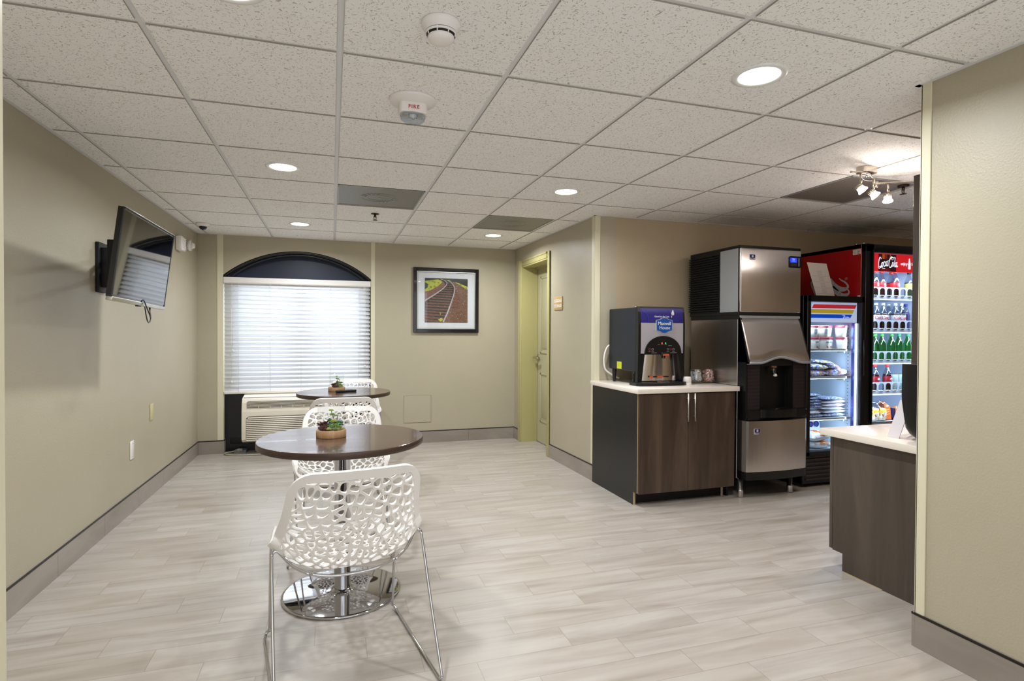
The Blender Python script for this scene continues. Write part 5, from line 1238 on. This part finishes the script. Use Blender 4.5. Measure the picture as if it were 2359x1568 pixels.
def script_word(b, o, S, xd, yd, m, wd=0.22, ext=0.0006):
    """flowing hand-lettered 'Coca-Cola'"""
    def st(pts, k=1.0): b.ribbon([(x*S, y*S) for x, y in pts], wd*S*k, o, xd, yd, m, ext, nib=2.2)
    st([(1.05, 2.35), (.95, 2.75), (.62, 2.85), (.30, 2.2), (.12, 1.2), (.22, .35), (.62, .05), (1.0, .25), (1.2, .6)], 1.3)
    st([(.22, .35), (.02, -.1), (.4, -.35), (1.1, .05), (1.7, -.25), (2.6, -.3)], .8)
    st([(1.62, 1.25), (1.3, 1.2), (1.2, .6), (1.4, .1), (1.72, .5), (1.75, 1.1), (1.6, 1.4), (1.9, 1.35)])
    st([(2.55, 1.35), (2.35, 1.7), (2.05, 1.2), (2.05, .5), (2.3, .25), (2.65, .7)])
    st([(3.25, 1.5), (3.0, 1.75), (2.72, 1.2), (2.8, .5), (3.1, .6), (3.3, 1.3)]); st([(3.45, 1.85), (3.3, 1.1), (3.35, .45), (3.7, .8)])
    st([(3.55, 1.9), (3.85, 2.0)], .9)
    st([(5.55, 2.3), (5.75, 2.8), (5.35, 3.0), (5.0, 2.6), (5.35, 2.2)], .8)
    st([(5.55, 3.0), (5.0, 3.1), (4.35, 2.3), (4.05, 1.2), (4.2, .3), (4.65, .1), (5.1, .5), (5.35, .9)], 1.35)
    st([(5.7, 1.6), (5.4, 1.4), (5.35, .7), (5.55, .35), (5.85, .7), (5.9, 1.3), (5.75, 1.6)])
    st([(6.3, 2.7), (6.45, 2.9), (6.3, 1.8), (6.15, .7), (6.35, .3), (6.6, .7)]); st([(5.6, 3.0), (6.2, 3.1), (6.6, 2.9)], .7)
    st([(7.05, 1.4), (6.8, 1.6), (6.58, 1.0), (6.68, .35), (6.92, .45), (7.08, 1.1)]); st([(7.25, 1.7), (7.1, .9), (7.2, .3), (7.5, .65)])
b = MB(); script_word(b, (hx0+0.070, yy_-0.0006, 1.812), 0.0292, FX, FZ, M_KW, 0.26); b.build('script_lettering', hd)
b = MB(); b.text('enjoy', (hx0+0.362, yy_-0.0005, 1.850), FX, FZ, 0.036, M_KW, bold=0.0006); b.text('lo', (hx0+0.464, yy_-0.0005, 1.850), FX, FZ, 0.036, M_KW, bold=0.0006)
bt = [(0, .0), (.013, .0), (.015, .01), (.0135, .03), (.0155, .042), (.012, .058), (.006, .078), (.0055, .092), (0, .093)]
b.prism([(hx0+0.424+x, 1.806+z) for x, z in bt]+[(hx0+0.424-x, 1.806+z) for x, z in bt[::-1][1:-1]], M_KW, 'y', yy_-0.0008, yy_); b.build('enjoy_lettering', hd)
# red side with the tail of a large white script and stickers
b = MB(); M_DOTS = pattern_mat('dotted_silver_script', [(206,204,204), (190,188,190), (150,148,150)], 55, 0.35)
def sideP(pts, w_, m, nib=None): b.ribbon(pts, w_, (-0.0005, 0, 0), SX, SZ, m, 0.0008, nib=nib)
b.ribbon([(-0.150, 1.733), (-0.180, 1.722), (-0.232, 1.711), (-0.206, 1.700)][:1] and [(-0.262, 1.735), (-0.240, 1.716), (-0.206, 1.698), (-0.181, 1.676), (-0.170, 1.654), (-0.186, 1.638), (-0.222, 1.634), (-0.270, 1.648), (-0.320, 1.684), (-0.36, 1.73)], [.006, .012, .014, .016, .020, .028, .040, .046, .044, .04], (-0.0006, 0, 0), SX, SZ, M_DOTS, 0.0008)
b.ribbon([(-0.176, 1.634), (-0.160, 1.612), (-0.166, 1.592), (-0.196, 1.580), (-0.240, 1.586), (-0.290, 1.620), (-0.33, 1.66)], [.008, .014, .020, .034, .044, .046, .044], (-0.0006, 0, 0), SX, SZ, M_DOTS, 0.0008)
b.ribbon([(-0.545, 1.74), (-0.562, 1.722), (-0.556, 1.695), (-0.53, 1.64), (-0.50, 1.59)], [.006, .012, .016, .018, .02], (-0.0006, 0, 0), SX, SZ, M_DOTS, 0.0008)
b.text('R', (-0.001, 0.189, 1.724), SX, SZ, 0.016, M_DOTS); 
ringp = [(0.189*0-0.189+0.0115*math.cos(a), 1.724+0.0115*math.sin(a)) for a in np.linspace(0, 2*PI, 17)]; b.ribbon(ringp, 0.002, (-0.0006, 0, 0), SX, SZ, M_DOTS, 0.0008, nib=0.5)
b.build('side_lettering', t)
b = MB(); b.box(-0.0015, 0.052, 1.918, 0.0, 0.125, 1.962, M_PAPER)
for k in range(4): b.box(-0.002, 0.057, 1.924+k*0.009, -0.0012, 0.083, 1.9275+k*0.009, M_BLACKM); b.box(-0.002, 0.093, 1.924+k*0.009, -0.0012, 0.119, 1.9275+k*0.009, M_GREYM)
b.build('sticker', t)
# front shelf rails with rounded windows
M_RAIL = pmat('frosted_rail', (206,216,234), 0.3)
def rail_shelf(z, n=8, x0=0.10, x1=KW-0.075):
    b = MB(); outl = rrect(x0, z, x1, z+0.098, 0.004, 2); hs = []
    pt_ = 0.0795
    for k in range(n):
        a = x0+0.004+k*pt_
        if a+0.07 > x1: break
        hs.append(rrect(a+0.010, z+0.014, a+0.071, z+0.088, 0.024, 5))
    V, F = holed(outl, hs); bb = bmesh.new(); vs = [bb.verts.new((v.x, 0.098, v.y)) for v in V]
    for f in F: bb.faces.new([vs[i] for i in f])
    bmesh.ops.recalc_face_normals(bb, faces=bb.faces[:]); bb.normal_update()
    bmesh.ops.solidify(bb, geom=bb.faces[:], thickness=0.003); b.merge(bb, M_RAIL)
    for k in range(n): a = x0+0.004+k*pt_; 
    for k in range(n):
        a = x0+0.004+k*pt_
        if a+0.08 < x1: b.box(a+0.010, 0.088, z+0.022, a+0.052, 0.102, z+0.028, M_WHITEPL, 0.001, 1)
    b.box(x0, 0.085, z-0.014, x1, 0.102, z-0.004, M_WHITEPL, 0.002, 1); b.box(x0, 0.10, z-0.008, x1, 0.60, z-0.002, M_RAIL)
    for k in range(12): b.box(x0+k*0.055, 0.10, z-0.002, x0+0.02+k*0.055, 0.58, z, M_RAIL)
    b.build('shelf', t)
RS = (1.556, 1.270, 1.002, 0.735)
for z in RS: rail_shelf(z)
b = MB(); b.box(0.10, 0.06, 0.472, KW-0.07, 0.60, 0.490, M_RAIL, 0.002, 1); b.box(0.10, 0.05, 0.488, KW-0.07, 0.058, 0.500, M_ALU); b.build('floor_shelf', t)
b = MB(); b.box(0.12, 0.26, 1.81, KW-0.09, 0.60, 1.93, M_RAIL, 0.01); b.lathe([(0.03, 0), (0.075, 0), (0.08, 0.008), (0.03, 0.008)], M_RAIL, c=(0.50, 0.40, 1.802), n=24); b.build('evaporator_box', t)
b = MB(); b.tube([(KW-0.068, 0.055, 0.51), (KW-0.068, 0.055, 1.77)], 0.006, M_LED, 8); b.build('led_strip', t)
area_light('cooler_lamp', (0.42, 0.050, 1.772), (R(28), 0, 0), 0.6, 0.03, 3.6, (0.86, 0.93, 1.0), 'RECTANGLE', 170, t)
for z in (1.535, 1.25, 0.982, 0.715): area_light('cooler_lamp', (0.42, 0.045, z), (R(30), 0, 0), 0.6, 0.015, 1.5, (0.84, 0.92, 1.0), 'RECTANGLE', 170, t)
area_light('cooler_lamp', (0.13, 0.075, 1.15), (R(90), 0, R(-35)), 0.03, 1.2, 1.8, (0.86, 0.93, 1.0), 'RECTANGLE', 170, t)

# ------------------------------------------------------------------ bottles
M_COLA = pmat('cola', (34,12,10), 0.08, 0, 0.5, coat=0.5); M_PETC = pmat('clear_pet_neck', (200,210,220), 0.08, 0, 0.5, 0.75, alpha=0.6); M_GRN = glass_mat('green_pet', (110,205,130), 0.10, 0.05); M_CAPR = pmat('red_cap', (214,48,44), 0.35); M_CAPS = pmat('silver_cap', (196,202,210), 0.3, 0.3); M_CAPG = pmat('green_cap', (40,170,110), 0.35); M_LABR = pmat('red_bottle_label', (196,34,40), 0.35); M_LABS = pmat('silver_bottle_label', (204,206,214), 0.3, 0.2)
BP = [(0, 0), (0.024, 0), (0.031, 0.006), (0.033, 0.018), (0.0315, 0.034), (0.0322, 0.072), (0.033, 0.080), (0.033, 0.122), (0.0325, 0.127), (0.030, 0.138), (0.025, 0.154), (0.0175, 0.172), (0.0125, 0.186), (0.012, 0.196), (0.0, 0.196)]
def bottle(label, loc, body, cap, lab, fill=0.135, word=None, wcol=None, group='bottles in the drinks cooler', s=1.0, neck=None):
    t = thing('soda_bottle', label, 'bottle', loc, group=group); t.scale = (1.05, 1.05, 1.17)
    lo = [p for p in BP if p[1] <= fill]; r_ = float(np.interp(fill, [p[1] for p in BP[1:]], [p[0] for p in BP[1:]]))
    b = MB(); b.lathe(lo+[(r_, fill), (0, fill)], body, n=24); b.lathe([(r_, fill)]+[p for p in BP if p[1] > fill], neck or M_CLEARPL, n=24); b.build('body', t)
    MB().lathe([(0, 0.212), (0.013, 0.212), (0.0145, 0.210), (0.0145, 0.194), (0.013, 0.193)], cap, n=20).build('cap', t)
    if lab:
        b = MB(); b.lathe([(0.0332, 0.080), (0.0336, 0.081), (0.0336, 0.121), (0.0332, 0.122)], lab, n=32); lo_ = b.build('wrap_label', t)
        if word == 'coke': MB().text('Coke', (0, -0.0337, 0.101), (1,0,-0.0), FZ, 0.034, wcol, ext=0.0004, bold=0.0007, wrapr=0.0337).build('lettering', lo_)
        elif word == 'pepper':
            b = MB(); b.lathe([(0, 0), (0.013, 0), (0.013, 0.0006), (0, 0.0006)], M_WHITE, n=20, sy=0.6, mat=Matrix.Translation((0.004, -0.0335, 0.102)) @ Matrix.Rotation(R(90), 4, 'X')); b.build('oval_mark', lo_)
        elif word == 'wave':
            b = MB()
            for z, w2 in ((0.110, .016), (0.101, .024), (0.092, .020)): b.box(-w2/2, -0.0345, z, w2/2, -0.0328, z+0.0035, M_WHITE)
            b.build('lettering', lo_)
    return t
K = lambda x, y, z: (CK.x+x, CK.y+y, z)
RB = pmat('crimson_text', (180,24,60), 0.4)
y0 = 0.145
cokes = [(0.269, 1.556, 'partly hidden cola bottle at the left end of the top cooler shelf', 0), (0.385, 1.556, 'lone red-labelled cola bottle with a red cap, second on the top cooler shelf', 0.03), (0.549, 1.556, 'red-capped cola bottle tucked behind its neighbour on the top cooler shelf', 0.07), (0.501, 1.556, 'tallest-looking red cola bottle, front middle of the top cooler shelf', -0.005)]
for x, z, l, dy in cokes: bottle(l, K(x, y0+dy, z+0.001), M_COLA, M_CAPR, M_LABR, 0.128, 'wave')
bottle('dark bottle with a yellow-green label at the right end of the top cooler shelf', K(0.705, y0+0.025, 1.557), pmat('dark_green_liquid', (40,50,30), 0.1), pmat('dark_cap', (20,40,34), 0.4), pmat('lime_label', (170,180,90), 0.4), 0.13)
order = ['first', 'second', 'third', 'fourth', 'fifth']
for k, x in enumerate((0.283, 0.364, 0.522, 0.508, 0.580)):
    bottle('silver-labelled diet cola bottle, %s from the left on the second cooler shelf' % order[k], K(x, y0-0.005 if k != 2 else y0+0.072, 1.271), M_COLA, M_CAPS, M_LABS, 0.135, 'coke', RB, 'diet cola bottles on the second cooler shelf')
bottle('dark purple bottle at the right of the second cooler shelf', K(0.700, y0+0.05, 1.271), pmat('purple_drink', (50,40,90), 0.2), pmat('purple_cap', (60,60,150), 0.4), None, 0.15)
for k, x in enumerate((0.284, 0.363, 0.475, 0.563, 0.666)):
    bottle('green lemon-lime bottle, %s from the left on the third cooler shelf' % order[k], K(x, y0, 1.003), M_GRN, M_CAPG if k > 2 else pmat('bright_green_cap', (70,180,60), 0.35), None, 0.19, group='green bottles on the third cooler shelf', neck=M_GRN)
bottle('dark cola bottle with a red label at the left end of the fourth cooler shelf', K(0.298, y0+0.01, 0.736), M_COLA, M_CAPR, pmat('maroon_label', (140,22,40), 0.35), 0.14, 'pepper')
bottle('maroon-labelled bottle with a white oval, in front on the fourth cooler shelf', K(0.428, y0, 0.736), M_COLA, M_CAPR, pmat('maroon_label'), 0.14, 'pepper')
for k, x in enumerate((0.530, 0.606)):
    t = thing('pale_tub', 'pale grey-green can, %s of the two on the fourth cooler shelf' % ('left' if k == 0 else 'right'), 'can', K(x, y0+0.02, 0.736), group='pale cans on the fourth cooler shelf')
    MB().lathe([(0, 0), (0.03, 0), (0.034, 0.006), (0.034, 0.150), (0.031, 0.156)], pattern_mat('pale_can_print%d' % k, [(176,192,196), (150,172,170), (196,206,212)], 30, 0.35), n=28).build('can_body', t)
    MB().lathe([(0, 0.157), (0.029, 0.157), (0.031, 0.156)], M_ALU, n=28).build('can_lid', t)

# ------------------------------------------------------------------ bags and cartons
def pillow(w_, d_, h_, seed=0, lump=0.12, crimp=0.25, n=18):
    rn = random.Random(seed); ph = [rn.uniform(0, 6.28) for _ in range(8)]; T, B = [], []
    for i in range(n+1):
        u = -1+2*i/n; rt_, rb = [], []
        for j in range(n+1):
            v = -1+2*j/n; e = (1-u**4)**.6*(1-v**4)**.6 if abs(u) < 1 and abs(v) < 1 else 0
            l = 1+lump*(math.sin(5*u+ph[0])*math.cos(4*v+ph[1])+.5*math.sin(11*u+ph[2])*math.sin(9*v+ph[3]))
            sx_ = 1-0.06*math.sin(v*3+ph[4])**2-crimp*.12*(1-abs(v)); sy_ = 1-0.05*math.sin(u*4+ph[5])**2
            x, y = u*w_/2*sx_, v*d_/2*sy_; zz = 0.10*h_*math.sin(6*u+ph[6])*(1-e)
            rt_.append((x, y, h_/2+h_/2*e*l+zz*.3)); rb.append((x, y, h_/2-h_/2*e*min(1, l)+zz*.3-0.0004))
        T.append(rt_); B.append(rb[::-1])
    return T, B
def bag(name, label, cat, loc, dims, mat, seed, rot=(0,0,0), group=None, ribbon_m=None, lump=.12):
    t = thing(name, label, cat, loc, 0, group); t.rotation_euler = rot; T, B = pillow(*dims, seed=seed, lump=lump); b = MB(); b.quadgrid(T, mat); b.quadgrid(B, mat); b.build('bag_body', t)
    w_, d_, h_ = dims; b = MB(); b.box(-w_/2-0.006, -d_/2*.86, h_/2-0.0012, -w_/2+0.008, d_/2*.86, h_/2+0.0012, ribbon_m or mat); b.box(w_/2-0.008, -d_/2*.86, h_/2-0.0012, w_/2+0.006, d_/2*.86, h_/2+0.0012, ribbon_m or mat); b.build('crimped_seal', t); return t
Fz = lambda x, y, z: (FZ0.x+x, FZ0.y+y, z)
# ice cream tubs
def tub(label, x, y, z, col, lidc, lab):
    t = thing('ice_cream_tub', label, 'tub', Fz(x, y, z), group='ice cream tubs on the top freezer shelf')
    b = MB(); b.lathe([(0, 0), (0.036, 0), (0.038, 0.003), (0.046, 0.082), (0, 0.082)], col, n=28); b.build('tub_body', t)
    MB().lathe([(0.0475, 0.080), (0.049, 0.082), (0.049, 0.094), (0.047, 0.097), (0, 0.095)], lidc, n=28).build('tub_lid', t)
    b = MB()
    def band(z0, z1, a0, a1, m_, o=.0006): b.lathe([(float(np.interp(z0, [.003, .082], [.038, .046]))+o, z0), (float(np.interp(z1, [.003, .082], [.038, .046]))+o, z1)], m_, n=10, ang=(R(a0), R(a1)))
    if lab: band(.048, .064, -112, -60, pmat('tub_oval_label', (216,232,246), 0.4)); band(.054, .058, -105, -70, pmat('tub_blue_print', (70,90,170), 0.4), .001); band(.008, .022, -96, -74, pmat('berry_print', (214,84,96), 0.5)); band(.005, .014, -70, -62, pmat('berry_print'))
    else: band(.022, .066, -116, -74, pmat('tub_panel_label', (206,222,236), 0.4)); band(.030, .034, -110, -80, pmat('tub_grey_print', (150,160,170), 0.4), .001)
    b.build('tub_label', t)
TC = [pattern_mat('vanilla_tub', [(236,232,206), (226,226,214), (214,222,196)], 22, 0.4), pattern_mat('pale_tub_print', [(222,228,236), (232,232,222), (206,214,214)], 22, 0.4)]; LR = pmat('rose_tub_lid', (196,84,104), 0.4)
place = [(0.190, 0.14, 'far left'), (0.298, 0.14, 'second from the left'), (0.415, 0.215, 'set back, third from the left'), (0.497, 0.14, 'far right')]
for lv, nm in ((0, 'lower'), (1, 'upper')):
    for k, (x, y, w_) in enumerate(place): tub('%s-row ice cream tub, %s on the top freezer shelf' % (nm, w_), x+(0.012 if (lv == 0) else 0), y, 1.1225+lv*0.0985, TC[(k+lv) % 2], LR, lv == 0)
MBAG = pattern_mat('blue_snack_bag', [(70,90,190), (236,240,248), (90,120,210), (226,150,90), (120,150,226)], 26, 0.3); MBAG2 = pattern_mat('pale_blue_bag', [(224,230,244), (90,110,200), (232,220,150), (190,206,240)], 30, 0.3)
spec = [(0.235, 0.17, 0.0, 0.17, 0.13, 0.050, 0, 'left end of the bottom layer'), (0.345, 0.31, 0.0, 0.18, 0.13, 0.055, .15, 'back of the bottom layer'), (0.452, 0.17, 0.0, 0.20, 0.13, 0.060, -.12, 'right end of the bottom layer'), (0.245, 0.17, 0.052, 0.18, 0.13, 0.050, .1, 'left of the second layer'), (0.40, 0.18, 0.064, 0.18, 0.13, 0.046, .35, 'right of the second layer, tilted'), (0.30, 0.18, 0.106, 0.20, 0.13, 0.030, .12, 'topmost of the pile')]
for k, (x, y, dz, w_, d_, h_, a, wh) in enumerate(spec): bag('snack_bag', 'blue frozen treat bag on the second freezer shelf, %s' % wh, 'bag', Fz(x, y, 0.894+dz), (w_, d_, h_), MBAG if k % 2 == 0 else MBAG2, k+3, (0.10*(k > 3), a*.6, 0.25*math.sin(k*2)), 'blue treat bags on the second freezer shelf')
MPA = pattern_mat('blue_white_pouch', [(226,232,244), (60,84,150), (214,222,238), (110,130,190)], 55, 0.35, (1,1,2)); MPW = pmat('white_pouch', (236,236,244), 0.35); MPP = pattern_mat('pink_white_pouch', [(238,238,246), (232,226,240), (232,170,196)], 12, 0.35); MPR = pattern_mat('red_brown_pouch', [(190,110,100), (226,220,226), (140,70,70)], 24, 0.4)
posn = ['lowest', 'second', 'third', 'fourth', 'fifth', 'topmost']
for k in range(6): bag('frozen_pouch', 'blue-printed white frozen pouch, %s in the left stack on the third freezer shelf' % posn[k], 'pouch', Fz(0.205+0.006*math.sin(k*2), 0.17, 0.549+0.058+k*0.0235) if k else Fz(0.210, 0.17, 0.549+0.002), (0.13 if k else 0.17, 0.12, 0.023 if k else 0.026), MPA, 20+k, (0, 0.02*math.sin(k*3), 0.15*math.sin(k*5)), 'pouches in the left freezer stack')
bag('frozen_pouch', 'red-brown frozen pouch under the left stack of blue pouches', 'pouch', Fz(0.205, 0.165, 0.549+0.030), (0.14, 0.12, 0.028), MPR, 31, (0, 0, 0.1), 'pouches in the left freezer stack')
for k, m_ in enumerate((MPA, MPW, MPW, MPP, MPP, MPA)): bag('frozen_pack', 'white frozen pack, %s in the wide right stack on the third freezer shelf' % posn[k], 'pack', Fz(0.418+0.012*math.sin(k*2.3), 0.19, 0.550+k*0.0275), (0.25-0.01*(k % 2), 0.15, 0.028), m_, 40+k, (0, -0.03*math.sin(k*2), 0.10*math.sin(k*3.1)), 'packs in the right freezer stack')
MBR1 = pattern_mat('frosted_sandwich', [(232,226,222), (240,238,240), (214,200,186)], 20, 0.3); MOR = pmat('orange_wrap', (232,140,70), 0.4)
for k, (x, z, h_, a, wh) in enumerate(((0.262, 0.296, 0.055, 0.03, 'lower'), (0.252, 0.354, 0.075, -0.03, 'upper'))):
    t_ = bag('sandwich_pack', 'clear-wrapped sandwich with an orange band, %s of the two in the freezer bottom' % wh, 'sandwich', Fz(x, 0.15, z), (0.23, 0.14, h_), MBR1, 60+k, (0, a, 0.1*k), 'wrapped sandwiches on the freezer floor')
    b = MB(); T, B = pillow(0.10, 0.142, h_*0.6, 61+k, .08); b.quadgrid(T, MOR); o = b.build('orange_band', t_); o.location = (0.02, 0, h_*.45)
t = thing('paper_plate_pack', 'round white pack with dark blue marks leaning in the freezer bottom', 'pack', Fz(0.415, 0.32, 0.292), 0)
q = Matrix.Rotation(R(-72), 4, 'X')
MB().prism(rrect(-0.075, 0.0, 0.075, 0.225, 0.06, 6), MPW, 'z', -0.02, 0.0, mat=Matrix.Rotation(R(82), 4, 'X')).build('pack_body', t)
b = MB()
for cx_ in (-0.035, 0.028): b.lathe([(0, 0), (0.027, 0), (0.027, 0.002), (0, 0.002)], pmat('navy_mark', (40,50,130), 0.4), n=20, mat=Matrix.Translation((cx_, -0.012+0.165*math.cos(R(82)), 0.165)) @ Matrix.Rotation(R(82), 4, 'X')); 
b.build('printed_mark', t)
# cooler floor: bagged snacks and orange cartons
MSN = pattern_mat('red_yellow_snack', [(170,40,30), (226,226,226), (222,190,40), (200,60,40)], 24, 0.3, (1,1,1)); MSNC = pattern_mat('clear_bag_print', [(212,214,222), (196,198,210), (226,226,232)], 20, 0.2)
for k, (x, wh) in enumerate(((0.262, 'left end'), (0.345, 'second from the left'))):
    t = thing('snack_pack', 'clear snack bag with red and yellow label, %s on the cooler floor' % wh, 'snack bag', K(x, 0.13, 0.492), group='snack bags on the cooler floor')
    t.rotation_euler = (0, 0.12, 0.1); T, B = pillow(0.075, 0.115, 0.05, 70+k, .1); b = MB(); b.quadgrid(T, MSN); b.quadgrid(B, MSN); bmesh.ops.transform(b.bm, matrix=Matrix.Translation((0, 0.02, 0.057)) @ Matrix.Rotation(R(90), 4, 'X'), verts=b.bm.verts); b.build('bag_body', t)
    T, B = pillow(0.09, 0.06, 0.03, 75+k, .2); b = MB(); b.quadgrid(T, M_PLASTICBAG); b.quadgrid(B, M_PLASTICBAG); bmesh.ops.transform(b.bm, matrix=Matrix.Translation((0, 0.02, 0.14)) @ Matrix.Rotation(R(90), 4, 'X'), verts=b.bm.verts); b.build('bag_top', t)
MORC = pmat('orange_carton', (222,110,40), 0.45); MBLC = pmat('navy_carton_edge', (40,46,110), 0.5)
t = thing('snack_carton', 'orange display carton tilted upright on the cooler floor', 'carton', K(0.447, 0.14, 0.4915)); t.rotation_euler = (0, -0.16, 0.0)
MB().prism([(-0.035, 0.012), (0.035, 0.0), (0.035, 0.115), (-0.035, 0.175)], MORC, 'y', 0, 0.05).build('carton_body', t); b = MB(); b.lathe([(0,0),(0.016,0),(0.016,.001),(0,.001)], M_WHITE, n=18, sy=.6, mat=Matrix.Translation((0, -0.0005, 0.125)) @ Matrix.Rotation(R(90), 4, 'X'))
for z in (.09, .07, .05): b.box(-0.022, -0.001, z, 0.022, 0, z+0.006, pmat('carton_print', (244,190,130), 0.5))
b.build('print', t)
t = thing('snack_carton', 'open orange and navy carton of wrapped bars on the cooler floor', 'carton', K(0.565, 0.125, 0.4905))
b = MB(); b.box(-0.065, 0, 0, 0.065, 0.09, 0.02, MBLC); b.box(-0.065, 0, 0.02, 0.065, 0.004, 0.098, MORC); b.box(-0.065, 0, 0.0, -0.058, 0.09, 0.105, MBLC); b.box(0.061, 0, 0.0, 0.065, 0.09, 0.10, MORC); b.build('carton_body', t)
b = MB(); b.lathe([(0,0),(0.016,0),(0.016,.001),(0,.001)], M_WHITE, n=18, sy=.6, mat=Matrix.Translation((0, -0.0005, 0.078)) @ Matrix.Rotation(R(90), 4, 'X')); b.box(-0.03, -0.001, 0.045, 0.035, 0, 0.053, pmat('carton_print')); b.box(-0.03, -0.001, 0.033, 0.035, 0, 0.037, pmat('carton_print')); b.build('print', t)
for k in range(4):
    t = thing('snack_bar', 'wrapped bar standing in the open orange carton, %s from the left' % order[k], 'snack bar', K(0.510+k*0.026, 0.165, 0.5115), group='wrapped bars in the orange carton'); t.rotation_euler = (0, 0.35+0.08*k, 0)
    T, B = pillow(0.105, 0.045, 0.016, 90+k, .1); b = MB(); m_ = pattern_mat('bar_wrapper%d' % k, [(226,214,190), (180,150,100), (216,120,60), (236,236,236)], 30, 0.3); b.quadgrid(T, m_); b.quadgrid(B, m_); bmesh.ops.transform(b.bm, matrix=Matrix.Translation((0, 0, 0.058)) @ Matrix.Rotation(R(90), 4, 'Y'), verts=b.bm.verts); b.build('wrapper', t)
# leaning price sheet on top of the freezer
t = thing('price_sheet', 'tall pale printed sheet standing on the freezer in front of the red cooler side', 'sheet of paper', (3.90, 3.80, FH+0.001))
b = MB(); b.prism([(0.019, 0), (0.219, 0), (0.118, 0.288), (-0.091, 0.292)], M_PAPER, 'y', 0.0, 0.004); b.build('sheet', t)
MF = pmat('faint_print', (176,168,172), 0.7)
for k in range(20):
    z = 0.03+k*0.010; xo = 0.024-0.110*z/0.29
    b = MB()
    b.prism([(xo+0.008, z), (xo+0.188, z), (xo+0.187, z+0.0022), (xo+0.007, z+0.0022)] if k % 5 == 0 else [(xo+0.075, z), (xo+0.125, z), (xo+0.124, z+0.0022), (xo+0.074, z+0.0022)], MF, 'y', -0.0008, 0.0002); b.build('printed_row', t)
# ------------------------------------------------------------------ counter at the right edge
t = thing('reception_counter', 'grey-brown laminate counter base at the right, with a recessed toe end', 'counter', (2.548, 1.66, 0))
b = MB(); b.prism([(0.0, 0), (0.628, 0), (0.628, 0.095), (0.69, 0.095), (0.69, 0.702), (0.0, 0.702)], M_DESK, 'x', 0.0, 0.02); b.build('side_panel', t)
b = MB(); b.box(0.02, 0.0, 0.095, 0.92, 0.69, 0.702, M_DESK); b.box(0.02, 0.0, 0.0, 0.92, 0.61, 0.095, M_BLACKM); b.build('carcass', t)
b = MB(); b.box(0.0, 0.693, 0.10, 0.30, 0.712, 0.700, M_DESK, 0.001, 1); b.box(0.303, 0.693, 0.10, 0.92, 0.712, 0.700, M_DESK, 0.001, 1); b.build('door', t)
b = MB(); b.box(-0.004, 0.40, 0.0, 0.0, 0.625, 0.004, M_EDGEB); b.build('edge_shim', t)
b = MB(); b.box(2.512, 1.66, 0.7025, 3.50, 2.405, 0.738, M_QUARTZ, 0.002); tag(b.build('countertop'), 'white stone top of the counter at the right edge', 'worktop')
t = thing('tall_cupboard', 'tall dark wood end panel cupboard standing on the white counter', 'cupboard', (2.90, 1.875, 0.7385))
b = MB(); b.box(0, 0, 0, 0.02, 0.325, 1.335, M_DESK, 0.001, 1); b.build('end_panel', t)
b = MB(); b.box(0.02, 0.0, 0, 0.55, 0.305, 1.335, M_DESK); b.build('carcass', t); b = MB(); b.box(0.022, 0.306, 0, 0.28, 0.324, 1.335, M_DESK, 0.001, 1); b.box(0.284, 0.306, 0, 0.55, 0.324, 1.335, M_DESK, 0.001, 1); b.build('door', t)

t = thing('computer_monitor', 'black curved back of a screen standing on the right counter beside the wall', 'monitor', (2.665, 1.865, 0.7385))
b = MB(); q = Matrix.Rotation(R(-68), 4, 'Z')
prof = []
for k in range(15):
    f = k/14; z = 0.012+0.352*f; prof.append((z, 0.135+0.028*min(1, f*1.9)**.8-0.10*max(0, (.10-f))*4))
P = []
for z, hw2 in prof:
    row = []
    for i in range(21):
        a = PI*i/20; row.append(q @ Vector((-hw2*math.cos(a), 0.020-0.045*math.sin(a)*0.0-0.0, z)) if False else q @ Vector((-hw2*math.cos(a), -0.05*math.sin(a)**.6, z)))
    P.append(row)
b.quadgrid(P, M_BLACK)
cap = P[-1]; b.poly3([tuple(v+Vector((0,0,0))) for v in cap], M_BLACK); b.poly3([tuple(v) for v in P[0]], M_BLACK)
b.build('back_shell', t)
b = MB(); fr_ = [q @ Vector((sx*hw2, 0.006, z)) for sx, seq in ((-1, prof), (1, prof[::-1])) for z, hw2 in seq]; bk_ = [v-(q @ Vector((0, 0.006, 0))) for v in fr_]
b.poly3([tuple(v) for v in fr_], M_SCR); n = len(fr_)
for i in range(n): b.poly3([tuple(fr_[i]), tuple(fr_[(i+1) % n]), tuple(bk_[(i+1) % n]), tuple(bk_[i])], M_BLACK)
b.build('screen', t)
b = MB(); b.cyl(q @ Vector((0.03, -0.02, 0.004)), q @ Vector((0.03, -0.02, 0.10)), 0.02, M_BLACK, 16); b.lathe([(0, 0), (0.085, 0), (0.085, 0.005), (0, 0.010)], M_BLACK, c=tuple(q @ Vector((0.03, -0.01, 0))), n=28); b.build('stand', t)
t = thing('tent_card', 'pale folded tent card standing on the right counter behind the black screen', 'sign', (2.70, 2.07, 0.7385), 0)
b = MB(); b.prism([(-0.085, 0), (-0.081, 0), (0.0, 0.170), (0.081, 0), (0.085, 0), (0.002, 0.178), (-0.002, 0.178)], pmat('shaded_card', (206,200,204), 0.6), 'y', -0.03, 0.03); b.build('folded_card', t)  # paper colour darkened to carry the card's shade
